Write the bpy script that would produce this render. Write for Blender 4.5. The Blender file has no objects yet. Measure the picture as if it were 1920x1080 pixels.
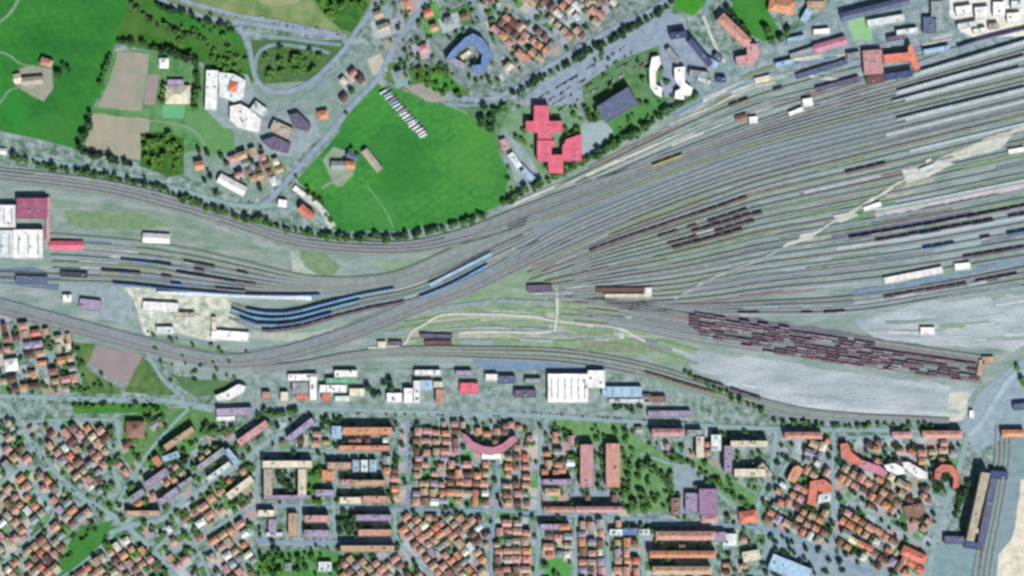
import bpy, bmesh, math, random
from mathutils import Vector
from mathutils.geometry import tessellate_polygon
random.seed(11)
S = 0.75                                   # metres per photograph pixel
def P(px, py): return ((px-960)*S, (540-py)*S)
sc = bpy.context.scene
col = sc.collection
EXPO = 1.03
KGAIN = 2.05                               # display-linear per unit of albedo in full sun at this exposure
def lin(c):
    c /= 255.0
    return c/12.92 if c <= 0.04045 else ((c+0.055)/1.055)**2.4
def A(rgb): return tuple(min(0.86, lin(v)/KGAIN) for v in rgb)

# ------------------------------------------------------------------ materials
MATS = {}
def M(key, rgb=None, rgb2=None, scale=10, var=.22, rough=.9, objvar=0.0, detail=5, stretch=None, metal=0, fine=.12, fscale=.42):
    if key in MATS: return MATS[key]
    m = bpy.data.materials.new(key); m.use_nodes = True
    nt = m.node_tree; N = nt.nodes; L = nt.links
    b = N['Principled BSDF']; b.inputs['Roughness'].default_value = rough; b.inputs['Metallic'].default_value = metal
    b.inputs['Specular IOR Level'].default_value = .25
    geo = N.new('ShaderNodeNewGeometry'); vec = geo.outputs['Position']
    oi = N.new('ShaderNodeObjectInfo')
    if stretch:
        mp = N.new('ShaderNodeMapping'); mp.inputs['Rotation'].default_value = (0, 0, math.radians(-stretch[0]))
        mp.inputs['Scale'].default_value = (1/stretch[1], 1, 1); mp.vector_type = 'POINT'
        L.new(vec, mp.inputs['Vector']); vec = mp.outputs['Vector']
    n1 = N.new('ShaderNodeTexNoise'); n1.inputs['Scale'].default_value = 1.0/scale; n1.inputs['Detail'].default_value = detail
    n1.inputs['Roughness'].default_value = .62; L.new(vec, n1.inputs['Vector'])
    mr = N.new('ShaderNodeMapRange'); mr.inputs['From Min'].default_value = .33; mr.inputs['From Max'].default_value = .67
    L.new(n1.outputs['Fac'], mr.inputs['Value'])
    a1 = A(rgb)
    if rgb2 is None: c1 = [v*(1-var) for v in a1]; c2 = [v*(1+var) for v in a1]
    else: c1 = a1; c2 = A(rgb2)
    mx = N.new('ShaderNodeMix'); mx.data_type = 'RGBA'
    L.new(mr.outputs['Result'], mx.inputs[0]); mx.inputs[6].default_value = (*c1, 1); mx.inputs[7].default_value = (*c2, 1)
    n2 = N.new('ShaderNodeTexNoise'); n2.inputs['Scale'].default_value = fscale; n2.inputs['Detail'].default_value = 3
    L.new(geo.outputs['Position'], n2.inputs['Vector'])
    m2 = N.new('ShaderNodeMapRange'); m2.inputs['From Min'].default_value = .3; m2.inputs['From Max'].default_value = .7
    m2.inputs['To Min'].default_value = 1-fine; m2.inputs['To Max'].default_value = 1+fine
    L.new(n2.outputs['Fac'], m2.inputs['Value'])
    fac = m2.outputs['Result']
    if objvar:
        m3 = N.new('ShaderNodeMapRange'); m3.inputs['To Min'].default_value = 1-objvar; m3.inputs['To Max'].default_value = 1+objvar
        L.new(oi.outputs['Random'], m3.inputs['Value'])
        mu = N.new('ShaderNodeMath'); mu.operation = 'MULTIPLY'; L.new(fac, mu.inputs[0]); L.new(m3.outputs['Result'], mu.inputs[1]); fac = mu.outputs[0]
    sv = N.new('ShaderNodeVectorMath'); sv.operation = 'SCALE'
    L.new(mx.outputs[2], sv.inputs[0]); L.new(fac, sv.inputs['Scale'])
    L.new(sv.outputs[0], b.inputs['Base Color'])
    MATS[key] = m
    return m

# ------------------------------------------------------------------ mesh helpers
class MB:
    def __init__(s): s.v = []; s.f = []; s.mi = []
    def quad(s, *idx, mi=0): s.f.append(idx); s.mi.append(mi)
    def box(s, x0, y0, z0, x1, y1, z1, mi=0, taper=0):
        b = len(s.v); t = taper
        s.v += [(x0,y0,z0),(x1,y0,z0),(x1,y1,z0),(x0,y1,z0),(x0+t,y0+t,z1),(x1-t,y0+t,z1),(x1-t,y1-t,z1),(x0+t,y1-t,z1)]
        for f in ((3,2,1,0),(4,5,6,7),(0,1,5,4),(1,2,6,5),(2,3,7,6),(3,0,4,7)):
            s.f.append(tuple(b+i for i in f)); s.mi.append(mi)
    def prism(s, prof, x0, x1, mi=0):              # profile (y,z) counter-clockwise, swept along x
        b = len(s.v); n = len(prof)
        s.v += [(x0,y,z) for y, z in prof]+[(x1,y,z) for y, z in prof]
        for i in range(n):
            j = (i+1) % n; s.f.append((b+i, b+n+i, b+n+j, b+j)); s.mi.append(mi)
        s.f.append(tuple(b+n+i for i in range(n))); s.mi.append(mi)
        s.f.append(tuple(b+n-1-i for i in range(n))); s.mi.append(mi)
    def mesh(s, name, mats):
        me = bpy.data.meshes.new(name); me.from_pydata(s.v, [], s.f)
        for m in mats: me.materials.append(m)
        if len(mats) > 1: me.polygons.foreach_set('material_index', s.mi)
        me.update()
        return me
def link(name, me, parent=None, loc=(0,0,0), rz=0):
    o = bpy.data.objects.new(name, me); col.objects.link(o)
    o.location = loc; o.rotation_euler = (0, 0, rz)
    if parent: o.parent = parent
    return o
def tag(o, label, cat, group=None):
    o['label'] = label; o['category'] = cat
    if group: o['group'] = group
    return o
def root(name, px, py, label, cat, group=None, ang=0, z=0):
    x, y = P(px, py)
    return tag(link(name, None, None, (x, y, z), math.radians(ang)), label, cat, group)

# ------------------------------------------------------------------ occupancy raster (2 px cells) so that houses and trees keep clear of each other
OW, OH = 980, 560
occ = bytearray(OW*OH)
def oset(px, py, v=1):
    i, j = int(px/2)+10, int(py/2)+10
    if 0 <= i < OW and 0 <= j < OH: occ[j*OW+i] = v
def oget(px, py):
    i, j = int(px/2)+10, int(py/2)+10
    return occ[j*OW+i] if 0 <= i < OW and 0 <= j < OH else 0
def rect_pts(cx, cy, L, W, ang, step=1.5):
    ca, sa = math.cos(math.radians(ang)), math.sin(math.radians(ang))
    nu, nv = max(2, int(L/step)), max(2, int(W/step))
    for i in range(nu+1):
        for j in range(nv+1):
            u = (i/nu-.5)*L; w = (j/nv-.5)*W
            yield cx+u*ca-w*sa, cy-(u*sa+w*ca)
def stamp(cx, cy, L, W, ang=0):
    for x, y in rect_pts(cx, cy, L, W, ang): oset(x, y)
def free(cx, cy, L, W, ang=0):
    return not any(oget(x, y) for x, y in rect_pts(cx, cy, L, W, ang, 2))
def inpoly(x, y, pts):
    r = False; n = len(pts)
    for i in range(n):
        x1, y1 = pts[i]; x2, y2 = pts[(i+1) % n]
        if (y1 > y) != (y2 > y) and x < (x2-x1)*(y-y1)/(y2-y1)+x1: r = not r
    return r
def stamp_poly(pts):
    xs = [p[0] for p in pts]; ys = [p[1] for p in pts]
    y = min(ys)
    while y < max(ys):
        x = min(xs)
        while x < max(xs):
            if inpoly(x, y, pts): oset(x, y)
            x += 2
        y += 2

# ------------------------------------------------------------------ setting: sheets, ribbons
ZL = [0.02]
def nextz(): ZL[0] += 0.006; return ZL[0]
def struct(o): o['kind'] = 'structure'; return o
def rough_edge(pts, step=22, amp=1.6):
    out = []
    n = len(pts)
    for i in range(n):
        (x0, y0), (x1, y1) = pts[i], pts[(i+1) % n]
        d = math.hypot(x1-x0, y1-y0); k = max(1, int(d/step))
        for j in range(k):
            t = j/k; a = amp if j else 0
            out.append((x0+(x1-x0)*t+random.uniform(-a, a), y0+(y1-y0)*t+random.uniform(-a, a)))
    return out
def area(name, pts, m, amp=1.4, z=None):
    z = nextz() if z is None else z
    p3 = [Vector((*P(x, y), z)) for x, y in (rough_edge(pts, amp=amp) if amp else pts)]
    tris = tessellate_polygon([p3])
    v = [tuple(p) for p in p3]; f = []
    for t in tris:
        a, b, c = (p3[i] for i in t)
        f.append(t if (b-a).cross(c-a).z > 0 else (t[0], t[2], t[1]))
    mb = MB(); mb.v = v; mb.f = f; mb.mi = [0]*len(f)
    return struct(link(name, mb.mesh(name, [m])))
def smooth(pts, step=9):
    out = []
    n = len(pts)
    for i in range(n-1):
        p0 = pts[max(0, i-1)]; p1 = pts[i]; p2 = pts[i+1]; p3 = pts[min(n-1, i+2)]
        if i == 0: p0 = (2*p1[0]-p2[0], 2*p1[1]-p2[1])
        if i == n-2: p3 = (2*p2[0]-p1[0], 2*p2[1]-p1[1])
        d = math.hypot(p2[0]-p1[0], p2[1]-p1[1]); k = max(2, int(d/step))
        for j in range(k):
            t = j/k; t2 = t*t; t3 = t2*t
            out.append(tuple(.5*(2*p1[q]+(p2[q]-p0[q])*t+(2*p0[q]-5*p1[q]+4*p2[q]-p3[q])*t2+(3*p1[q]-p0[q]-3*p2[q]+p3[q])*t3) for q in (0, 1)))
    out.append(pts[-1])
    return out
def normals(c):
    out = []
    for i in range(len(c)):
        a = c[max(0, i-1)]; b = c[min(len(c)-1, i+1)]
        dx, dy = b[0]-a[0], b[1]-a[1]; d = math.hypot(dx, dy) or 1
        out.append((-dy/d, dx/d))
    return out
def clipc(c, x0=-90, x1=2010, y0=-90, y1=1170):
    return [p for p in c if x0 <= p[0] <= x1 and y0 <= p[1] <= y1]
def ribbon(name, pts, wpx, m, z=None, sm=True, occ_=False, wob=0, w1=None):
    z = nextz() if z is None else z
    c = smooth(pts) if sm else pts
    nr = normals(c); mb = MB()
    for i, ((x, y), (nx, ny)) in enumerate(zip(c, nr)):
        t = i/(len(c)-1); w = wpx if w1 is None else wpx+(w1-wpx)*t
        a = w/2+random.uniform(-wob, wob); b = w/2+random.uniform(-wob, wob)
        mb.v.append((*P(x+nx*a, y+ny*a), z)); mb.v.append((*P(x-nx*b, y-ny*b), z))
        if occ_:
            k = int(w/2)+1
            for q in range(-k, k+1): oset(x+nx*q, y+ny*q)
    if occ_:
        for i in range(len(c)-1):
            for t in (.25, .5, .75):
                x = c[i][0]+(c[i+1][0]-c[i][0])*t; y = c[i][1]+(c[i+1][1]-c[i][1])*t
                for q in range(-int(wpx/2)-1, int(wpx/2)+2): oset(x+nr[i][0]*q, y+nr[i][1]*q)
    for i in range(len(c)-1): mb.quad(2*i, 2*i+1, 2*i+3, 2*i+2)
    me = mb.mesh(name, [m])
    if me.polygons[0].normal.z < 0: me.flip_normals()
    return struct(link(name, me))

ZT = 0.0                                   # set once every sheet is laid
def track(pts, bed, sm=True, bedw=3.6):
    c = clipc(smooth(pts) if sm else pts)
    if len(c) < 3: return c
    nr = normals(c); mb = MB()
    prof = [(-bedw/2, ZT-.55, 0), (-1.35, ZT, 0), (-.85, ZT, 1), (-.85, ZT+.16, 2), (-.69, ZT+.16, 2), (-.69, ZT, 1), (.69, ZT, 1), (.69, ZT+.16, 2), (.85, ZT+.16, 2), (.85, ZT, 1), (1.35, ZT, 1), (bedw/2, ZT-.55, 0)]
    n = len(prof)
    for (x, y), (nx, ny) in zip(c, nr):
        wx, wy = P(x, y)
        for q, z, _ in prof: mb.v.append((wx-nx*q, wy+ny*q, z))
    for i in range(len(c)-1):
        for k in range(n-1):
            a = i*n+k; rail = k in (2, 3, 4, 6, 7, 8)
            mb.quad(a, a+n, a+n+1, a+1, mi=2 if rail else (0 if k in (0, 10) else 1))
    me = mb.mesh('railway_track', [bed, random.choice(SLEEPERS), RAIL])
    if sum(p.normal.z for p in me.polygons) < 0: me.flip_normals()
    struct(link('railway_track', me))
    for i in range(len(c)-1):
        for t in (0, .34, .67):
            x = c[i][0]+(c[i+1][0]-c[i][0])*t; y = c[i][1]+(c[i+1][1]-c[i][1])*t
            for q in (-2, 0, 2): oset(x+nr[i][0]*q, y+nr[i][1]*q)
    return c

# materials of the setting
GREEN = M('meadow', (36,112,38), (58,142,50), 45, fine=.10)
GREEN2 = M('bright_meadow', (36,122,50), (72,150,62), 80, fine=.22, detail=8, stretch=(-48, 2.2), fscale=.13)
DGREEN = M('dark_meadow', (34,114,42), (54,138,50), 50, fine=.16, detail=8, stretch=(35, 2.5), fscale=.13)
OLIVE = M('rough_grass', (62,102,50), (112,142,84), 14)
LAWN = M('lawn', (70,128,74), (112,160,104), 12)
VERGE = M('verge_grass', (78,150,66), (122,180,104), 16)
ASPH = M('asphalt', (122,148,156), (146,170,178), 16, fine=.1)
ASPHL = M('lilac_asphalt', (132,150,172), (162,178,196), 11, fine=.1)
PALE = M('pale_gravel', (152,170,176), (196,204,212), 22, detail=8, fine=.2, stretch=(-6,3))
CONC = M('concrete_yard', (132,154,160), (168,184,192), 12)
CREAM = M('cream_gravel', (186,192,180), (226,226,214), 12)
BEIGE = M('bare_earth', (150,154,142), (172,170,162), 18)
PINKE = M('pink_clay', (150,140,142), (170,154,156), 18)
SLATE = M('slate_ballast', (116,136,144), (142,156,166), 14, stretch=(18, 4))
PURP = M('purple_ballast', (122,134,144), (152,154,166), 12, stretch=(-8, 4))
YARD = M('yard_gravel', (116,148,136), (168,180,180), 13, stretch=(12, 4), fine=.2)
YARDG = M('weedy_yard_gravel', (112,148,112), (160,178,160), 12, stretch=(8, 3.5), fine=.2)
SUB = M('suburb_ground', (62,106,74), (168,184,188), 11, fine=.26, detail=2.5)

BED1 = M('brown_ballast', (126,136,136), (156,158,156), 9)
BED2 = M('grey_ballast', (132,152,154), (162,176,180), 9)
BED3 = M('dark_ballast', (108,126,132), (134,148,154), 9)
SLEEPERS = [M('sleepers', (124,138,140), (156,164,166), 7), M('pale_sleepers', (134,150,154), (164,174,178), 7), M('pale_sleepers', (134,150,154), (164,174,178), 7), M('brown_sleepers', (126,124,122), (154,150,148), 7), M('weedy_sleepers', (124,146,128), (150,166,146), 7)]
RAIL = M('rail_steel', (150,156,158), (168,172,174), 5, rough=.5)
WEED = M('weeds', (124,156,118), (150,176,140), 9)
WEED2 = M('olive_weeds', (122,140,112), (148,160,136), 9)
BRST = M('rusty_ballast', (132,116,118), (154,142,138), 9)
BLUEY = M('blue_grey_yard', (104,134,168), (134,160,186), 10)
MINT = M('mint_pitch', (96,176,128), (112,188,138), 10)
MINTL = M('light_green_pitch', (140,194,140), (156,206,150), 10)

def patch(m, px, py, rx, ry, rgb, amt=.8):
    nt = m.node_tree; N = nt.nodes; L = nt.links; b = N['Principled BSDF']; src = b.inputs['Base Color'].links[0].from_socket
    g = N.new('ShaderNodeNewGeometry'); x, y = P(px, py)
    mp = N.new('ShaderNodeMapping'); mp.vector_type = 'POINT'; mp.inputs['Scale'].default_value = (1/(rx*S), 1/(ry*S), 0); mp.inputs['Location'].default_value = (-x/(rx*S), -y/(ry*S), 0)
    L.new(g.outputs['Position'], mp.inputs['Vector'])
    n = N.new('ShaderNodeTexNoise'); n.inputs['Scale'].default_value = .03; n.inputs['Detail'].default_value = 6; L.new(g.outputs['Position'], n.inputs['Vector'])
    ln = N.new('ShaderNodeVectorMath'); ln.operation = 'LENGTH'; L.new(mp.outputs['Vector'], ln.inputs[0])
    ad = N.new('ShaderNodeMath'); ad.operation = 'MULTIPLY_ADD'; L.new(n.outputs['Fac'], ad.inputs[0]); ad.inputs[1].default_value = 3.0; ad.inputs[2].default_value = -1.5
    su = N.new('ShaderNodeMath'); su.operation = 'ADD'; L.new(ln.outputs['Value'], su.inputs[0]); L.new(ad.outputs[0], su.inputs[1])
    mr = N.new('ShaderNodeMapRange'); mr.interpolation_type = 'SMOOTHSTEP'; mr.inputs['From Min'].default_value = .2; mr.inputs['From Max'].default_value = 1.1; mr.inputs['To Min'].default_value = amt; mr.inputs['To Max'].default_value = 0; L.new(su.outputs[0], mr.inputs['Value'])
    mx = N.new('ShaderNodeMix'); mx.data_type = 'RGBA'; L.new(mr.outputs['Result'], mx.inputs[0]); L.new(src, mx.inputs[6]); mx.inputs[7].default_value = (*A(rgb), 1); L.new(mx.outputs[2], b.inputs['Base Color'])
def mowing(m, ang, period, amt):                # tramlines left by the mower
    nt = m.node_tree; N = nt.nodes; L = nt.links; b = N['Principled BSDF']; src = b.inputs['Base Color'].links[0].from_socket
    g = N.new('ShaderNodeNewGeometry'); mp = N.new('ShaderNodeMapping'); mp.inputs['Rotation'].default_value = (0, 0, math.radians(ang)); L.new(g.outputs['Position'], mp.inputs['Vector'])
    wv = N.new('ShaderNodeTexWave'); wv.inputs['Scale'].default_value = .314/period; wv.inputs['Distortion'].default_value = 1.2; wv.inputs['Detail'].default_value = 2; wv.inputs['Detail Scale'].default_value = .3; L.new(mp.outputs['Vector'], wv.inputs['Vector'])
    mr = N.new('ShaderNodeMapRange'); mr.inputs['To Min'].default_value = 1-amt; mr.inputs['To Max'].default_value = 1+amt; L.new(wv.outputs['Fac'], mr.inputs['Value'])
    sv = N.new('ShaderNodeVectorMath'); sv.operation = 'SCALE'; L.new(src, sv.inputs[0]); L.new(mr.outputs['Result'], sv.inputs['Scale']); L.new(sv.outputs[0], b.inputs['Base Color'])
patch(GREEN2, 880, 290, 75, 80, (80,150,62), .7)
patch(GREEN2, 745, 330, 70, 80, (46,126,50), .8)
patch(GREEN2, 700, 400, 70, 40, (74,148,72), .6)
patch(GREEN2, 680, 230, 40, 60, (62,146,54), .7)
patch(DGREEN, 120, 240, 120, 40, (58,130,52), .8)
patch(DGREEN, 30, 210, 60, 50, (44,138,48), .8)
mowing(GREEN2, 55, 11, .045); mowing(DGREEN, -35, 14, .04)
# terrain: one sheet to the horizon
mb = MB(); R = 5000
mb.v = [(-R,-R,0),(R,-R,0),(R,R,0),(-R,R,0)]; mb.f = [(0,1,2,3)]; mb.mi = [0]
struct(link('ground', mb.mesh('ground', [SUB])))

# --- large areas (photograph pixels)
area('grass_field', [(-400,-200),(245,-200),(250,0),(232,30),(220,70),(208,110),(195,165),(172,205),(158,240),(146,280),(90,265),(0,245),(-400,190)], DGREEN, 1)
area('rough_grass', [(240,-60),(640,-60),(700,0),(655,70),(640,72),(560,62),(480,52),(300,2)], M('dry_rough_grass', (92,132,70), (150,164,116), 24))
area('grass_verge', [(240,-20),(300,0),(400,42),(452,66),(468,110),(478,150),(462,160),(380,118),(300,97),(215,80),(228,40)], M('orchard_grass', (44,112,30), (84,124,58), 18))
area('grass_strip', [(285,14),(330,20),(400,50),(448,68),(458,84),(400,64),(340,42),(300,30)], GREEN)
area('wood_floor', [(560,-40),(700,-40),(690,15),(660,60),(640,56),(610,30)], M('scrub_floor', (40,92,30), (70,130,50), 12))
area('bare_earth', [(490,-40),(565,-40),(560,5),(520,12),(488,4)], M('tan_earth', (150,156,116), (166,168,132), 14))
area('grass_bank', [(470,75),(640,75),(650,95),(600,145),(560,168),(505,170),(478,140)], M('loop_grass', (52,104,44), (96,124,82), 9))
area('park_ground', [(205,95),(300,95),(390,130),(388,208),(470,240),(445,285),(345,295),(345,335),(255,300),(150,285),(165,212),(190,190)], LAWN)
area('wasteland', [(460,160),(600,150),(660,100),(705,100),(715,150),(640,220),(600,260),(540,310),(500,370),(455,372),(345,330),(345,288),(400,270)], M('lot_ground', (112,146,130), (150,168,168), 12, fine=.16))
area('sports_pitch', [(222,96),(280,102),(274,150),(266,208),(182,202),(205,150)], M('worn_pitch', (142,156,134), (174,164,154), 24, fine=.06))
area('sports_pitch', [(172,212),(282,224),(272,302),(158,280)], M('dusty_pitch', (156,158,140), (182,174,156), 24, fine=.06))
area('clay_court', [(277,140),(298,140),(290,196),(270,196)], PINKE)
area('tennis_court', [(305,197),(347,197),(345,222),(303,221)], MINT)
area('orchard_ground', [(264,252),(300,246),(345,260),(345,325),(320,332),(262,312)], M('orchard_floor', (42,92,24), (76,124,50), 9))
area('lawn', [(350,208),(405,212),(440,250),(440,280),(400,292),(370,262),(345,244)], M('works_lawn', (84,146,84), (110,160,100), 14))
area('concrete_yard', [(388,132),(465,140),(480,190),(520,210),(590,215),(600,255),(560,295),(500,290),(470,245),(420,240),(388,208)], CONC)
area('meadow', [(706,158),(718,156),(760,172),(806,192),(850,202),(882,218),(900,232),(932,252),(938,292),(956,330),(958,356),(950,380),(900,402),(840,420),(740,432),(640,434),(622,428),(604,392),(574,356),(556,338),(600,290),(636,248),(640,226)], GREEN2, .8)
area('farm_yard', [(605,300),(625,275),(668,290),(662,328),(640,350),(625,345)], M('farm_earth', (130,160,134), (166,170,158), 10))
area('farm_yard', [(22,150),(38,128),(60,122),(98,130),(100,165),(82,190),(40,168)], M('farm_dirt', (138,150,130), (178,172,158), 8))
area('lorry_park', [(708,152),(722,158),(745,186),(780,222),(800,250),(794,260),(772,234),(738,198)], M('lorry_apron', (150,160,172), (176,180,192), 8))
area('rough_grass', [(722,120),(820,110),(880,140),(880,180),(850,190),(800,190),(760,168),(724,150)], OLIVE)
area('bare_earth', [(755,160),(800,155),(850,172),(850,190),(800,190)], BEIGE)
area('lawn', [(790,140),(830,135),(870,160),(865,172),(810,168)], M('lush_lawn', (56,138,44), (84,158,62), 12))
area('railway_side_scrub', [(850,196),(960,190),(950,240),(935,290),(925,252),(890,225)], M('dark_scrub', (56,110,64), (110,150,110), 9))
area('suburb_gardens', [(690,-60),(1180,-60),(1175,30),(1110,80),(980,150),(930,165),(870,165),(820,120),(760,130),(735,100),(745,70),(700,60)], M('suburb_gardens', (76,110,92), (160,172,178), 9, fine=.24, detail=3))
area('car_park', [(985,180),(1060,128),(1150,78),(1250,22),(1285,34),(1290,64),(1330,90),(1350,150),(1250,200),(1200,230),(1180,225),(1110,160),(1095,190),(1060,205),(985,205)], ASPHL)
area('lawn', [(1090,160),(1170,108),(1235,85),(1245,130),(1228,185),(1195,235),(1120,262),(1100,220)], M('works_grass', (70,120,70), (112,150,108), 12))
area('lawn', [(1140,225),(1190,200),(1240,180),(1290,192),(1200,245),(1120,285),(1130,250)], M('bank_grass', (62,128,66), (92,150,84), 12))
area('lawn', [(970,205),(1000,195),(1080,200),(1110,270),(1090,300),(1050,335),(1000,350),(940,380),(960,320),(935,255),(950,215)], M('school_ground', (98,146,104), (138,168,140), 12))
area('concrete_yard', [(1090,235),(1130,225),(1150,245),(1110,300),(1088,302)], M('pale_concrete', (150,176,180), (172,190,196), 10))
area('lorry_park', [(935,258),(950,245),(985,280),(1022,345),(1000,362),(968,345)], CONC)
area('grass_field', [(1280,-60),(1325,-60),(1330,0),(1300,30),(1262,15)], M('lime_grass', (52,140,28), (76,156,48), 20))
area('grass_field', [(1365,-60),(1450,-60),(1440,20),(1470,70),(1440,80),(1400,60),(1375,25)], M('plot_grass', (46,128,40), (70,146,58), 20))
area('station_yard', [(1290,150),(1350,110),(1420,80),(1480,70),(1540,30),(1600,-60),(1990,-60),(1990,80),(1760,120),(1500,215),(1300,260),(1200,250)], M('station_yard', (106,138,140), (168,184,192), 11, fine=.2, detail=3))
area('gravel_lot', [(1780,-60),(1990,-60),(1990,66),(1830,72),(1802,60),(1795,40),(1780,30)], M('building_site', (220,220,206), (255,252,246), 11))
area('tennis_court', [(1590,36),(1632,32),(1636,74),(1600,76)], MINTL, .4)

# --- railway land
area('railway_yard', [(-60,300),(100,322),(250,340),(380,372),(490,412),(560,440),(640,452),(740,450),(840,432),(950,385),(1040,335),(1160,270),(1300,185),(1440,150),(1700,125),(1990,55),(1990,600),(1850,800),(1500,775),(1320,745),(1150,712),(900,690),(640,690),(480,705),(380,712),(280,665),(140,640),(0,595),(-60,575)], YARD, 2)
area('weedy_yard', [(690,490),(900,480),(1060,420),(1250,400),(1430,440),(1300,540),(1290,640),(1320,690),(1120,660),(800,660),(700,640),(820,570)], YARDG, 5)
area('weedy_yard', [(1060,440),(1200,385),(1330,365),(1300,420),(1150,470),(1000,510)], M('faded_grass', (122,148,116), (140,162,138), 16, stretch=(20,4)), 4)
area('weedy_yard', [(100,370),(300,395),(470,450),(560,520),(740,520),(900,470),(980,430),(1000,450),(900,500),(740,545),(600,560),(300,520),(100,470)], M('depot_gravel', (110,142,122), (160,172,170), 11, stretch=(-5,3.5), fine=.2), 4)
area('gravel_plain', [(1282,662),(1400,668),(1520,690),(1660,708),(1832,726),(1806,760),(1796,794),(1640,790),(1440,768),(1360,722),(1296,690)], PALE, 6)
area('gravel_plain', [(1600,600),(1700,575),(1850,562),(1960,540),(1960,620),(1900,660),(1840,650),(1640,632)], PALE, 7)
area('gravel_plain', [(1440,500),(1560,480),(1760,435),(1960,385),(1960,425),(1760,480),(1520,520)], M('teal_gravel', (144,172,176), (172,190,198), 18, stretch=(14,4)), 3)
M('bright_gravel', (172,190,194), (196,208,212), 20)
area('bright_gravel', [(1440,752),(1560,762),(1700,768),(1800,766),(1794,790),(1640,788),(1470,770)], M('lower_gravel', (176,190,196), (214,220,226), 16, fine=.18, stretch=(-4,3)), 4)
area('bright_gravel', [(1780,735),(1815,735),(1812,790),(1776,786)], CREAM, 2)
area('cream_yard', [(195,530),(330,535),(400,548),(440,560),(440,600),(475,632),(400,640),(330,625),(270,630),(250,560)], M('cream_yard', (140,164,148), (244,242,228), 10, fine=.2, detail=3), 2)
area('sandy_patch', [(545,470),(585,500),(600,545),(565,552),(548,505)], M('sandy_patch', (160,176,162), (194,202,188), 9), 3)
area('sandy_patch', [(130,540),(200,545),(240,570),(250,590),(190,575),(140,560)], MATS['sandy_patch'], 3)
area('sandy_patch', [(480,600),(500,625),(590,622),(660,606),(640,622),(540,640),(470,634)], MATS['sandy_patch'], 3)
area('green_scrub', [(560,452),(600,460),(640,500),(620,520),(570,500)], M('green_scrub', (104,140,100), (140,164,130), 9), 3)
area('green_scrub', [(300,640),(380,650),(440,660),(480,660),(400,668),(320,656)], MATS['green_scrub'], 3)
area('green_scrub', [(120,395),(260,400),(330,425),(200,430),(130,420)], MATS['green_scrub'], 3)
area('beige_dirt', [(1020,560),(1050,556),(1062,600),(1120,602),(1210,626),(1200,648),(1110,640),(1030,636)], M('beige_dirt', (152,166,150), (188,192,178), 10, fine=.2), 3)
area('beige_dirt', [(700,640),(760,630),(800,600),(840,584),(980,582),(1030,592),(1000,600),(860,602),(800,630),(740,658)], MATS['beige_dirt'], 3)
area('beige_dirt', [(860,618),(1030,616),(1034,634),(860,636)], MATS['beige_dirt'], 3)
area('beige_dirt', [(1500,452),(1560,420),(1640,378),(1720,330),(1760,312),(1750,340),(1660,388),(1580,430),(1510,466)], MATS['beige_dirt'], 3)
area('beige_dirt', [(780,540),(860,505),(940,465),(985,455),(960,480),(880,515),(800,552)], MATS['beige_dirt'], 2)
area('yard_pad', [(110,525),(220,530),(250,560),(240,610),(180,590),(115,550)], CONC, 2)
area('cream_yard', [(1100,606),(1165,604),(1205,630),(1180,642),(1140,638),(1098,622)], CREAM, 3)
area('cream_yard', [(738,520),(800,512),(812,548),(772,575),(740,560)], M('ash_yard', (160,180,172), (186,194,188), 10), 3)
area('blue_yard', [(880,668),(960,662),(1100,672),(1165,690),(1120,696),(900,694)], BLUEY, 2)
area('blue_yard', [(0,505),(60,500),(110,520),(110,545),(60,540),(0,530)], M('blue_slate_yard', (88,112,136), (118,140,158), 9), 2)
area('goods_yard', [(470,700),(640,692),(1000,692),(1210,705),(1310,752),(1320,790),(960,778),(740,772),(480,766),(400,765)], M('goods_yard', (98,134,118), (170,184,188), 12, fine=.24, detail=3), 2)

# --- town ground
area('town_ground', [(-300,598),(0,598),(140,642),(280,668),(330,720),(400,768),(480,768),(960,780),(1300,795),(1560,812),(1820,815),(1830,1300),(-300,1300)], SUB, 2)
area('clay_pitch', [(180,648),(266,664),(262,700),(232,722),(208,712),(162,680)], M('clay_pitch', (146,138,142), (166,150,152), 30, fine=.06), 1)
area('lawn', [(120,640),(180,645),(160,690),(225,728),(230,740),(120,735)], OLIVE, 2)
area('lawn', [(232,735),(268,668),(290,690),(330,735),(325,742)], OLIVE, 2)
area('grass_field', [(325,705),(440,718),(415,740),(370,745),(345,730)], M('track_side_grass', (72,116,70), (102,136,92), 10), 2)
area('lawn', [(130,754),(312,756),(308,774),(140,776)], M('green_verge', (46,124,42), (76,142,66), 14), 1)
area('lawn', [(226,778),(340,765),(410,775),(410,800),(360,835),(250,880),(222,850),(230,810)], M('scrub_park', (74,126,68), (110,152,100), 10), 2)
area('park', [(100,1080),(140,1000),(160,985),(212,975),(188,1040),(160,1100)], M('park_grass', (46,122,40), (74,140,62), 14), 2)
area('park', [(200,990),(240,985),(250,1005),(215,1015)], MATS['park_grass'], 2)
area('park', [(480,1036),(600,1030),(660,1045),(640,1140),(480,1140)], M('park_lawn', (54,132,52), (104,158,96), 12), 2)
area('lawn', [(1040,785),(1160,795),(1240,850),(1320,862),(1420,930),(1440,1000),(1400,960),(1330,910),(1290,905),(1260,960),(1165,958),(1165,830),(1060,830)], M('belt_grass', (84,138,80), (126,164,112), 13), 3)
area('lawn', [(575,865),(602,865),(602,948),(570,948)], M('court_lawn', (72,128,60), (98,146,82), 8), 1)
area('lawn', [(1022,1050),(1072,1040),(1072,1140),(1012,1140)], M('corner_lawn', (70,150,66), (100,168,92), 10), 1)
area('concrete_yard', [(1076,912),(1166,912),(1168,932),(1076,934)], ASPHL, 1)
area('car_park', [(1262,872),(1300,868),(1340,905),(1345,960),(1262,962)], M('school_yard', (132,156,166), (158,176,188), 10), 1)
area('car_park', [(1718,950),(1790,955),(1768,1010),(1730,990)], CONC, 1)
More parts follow.
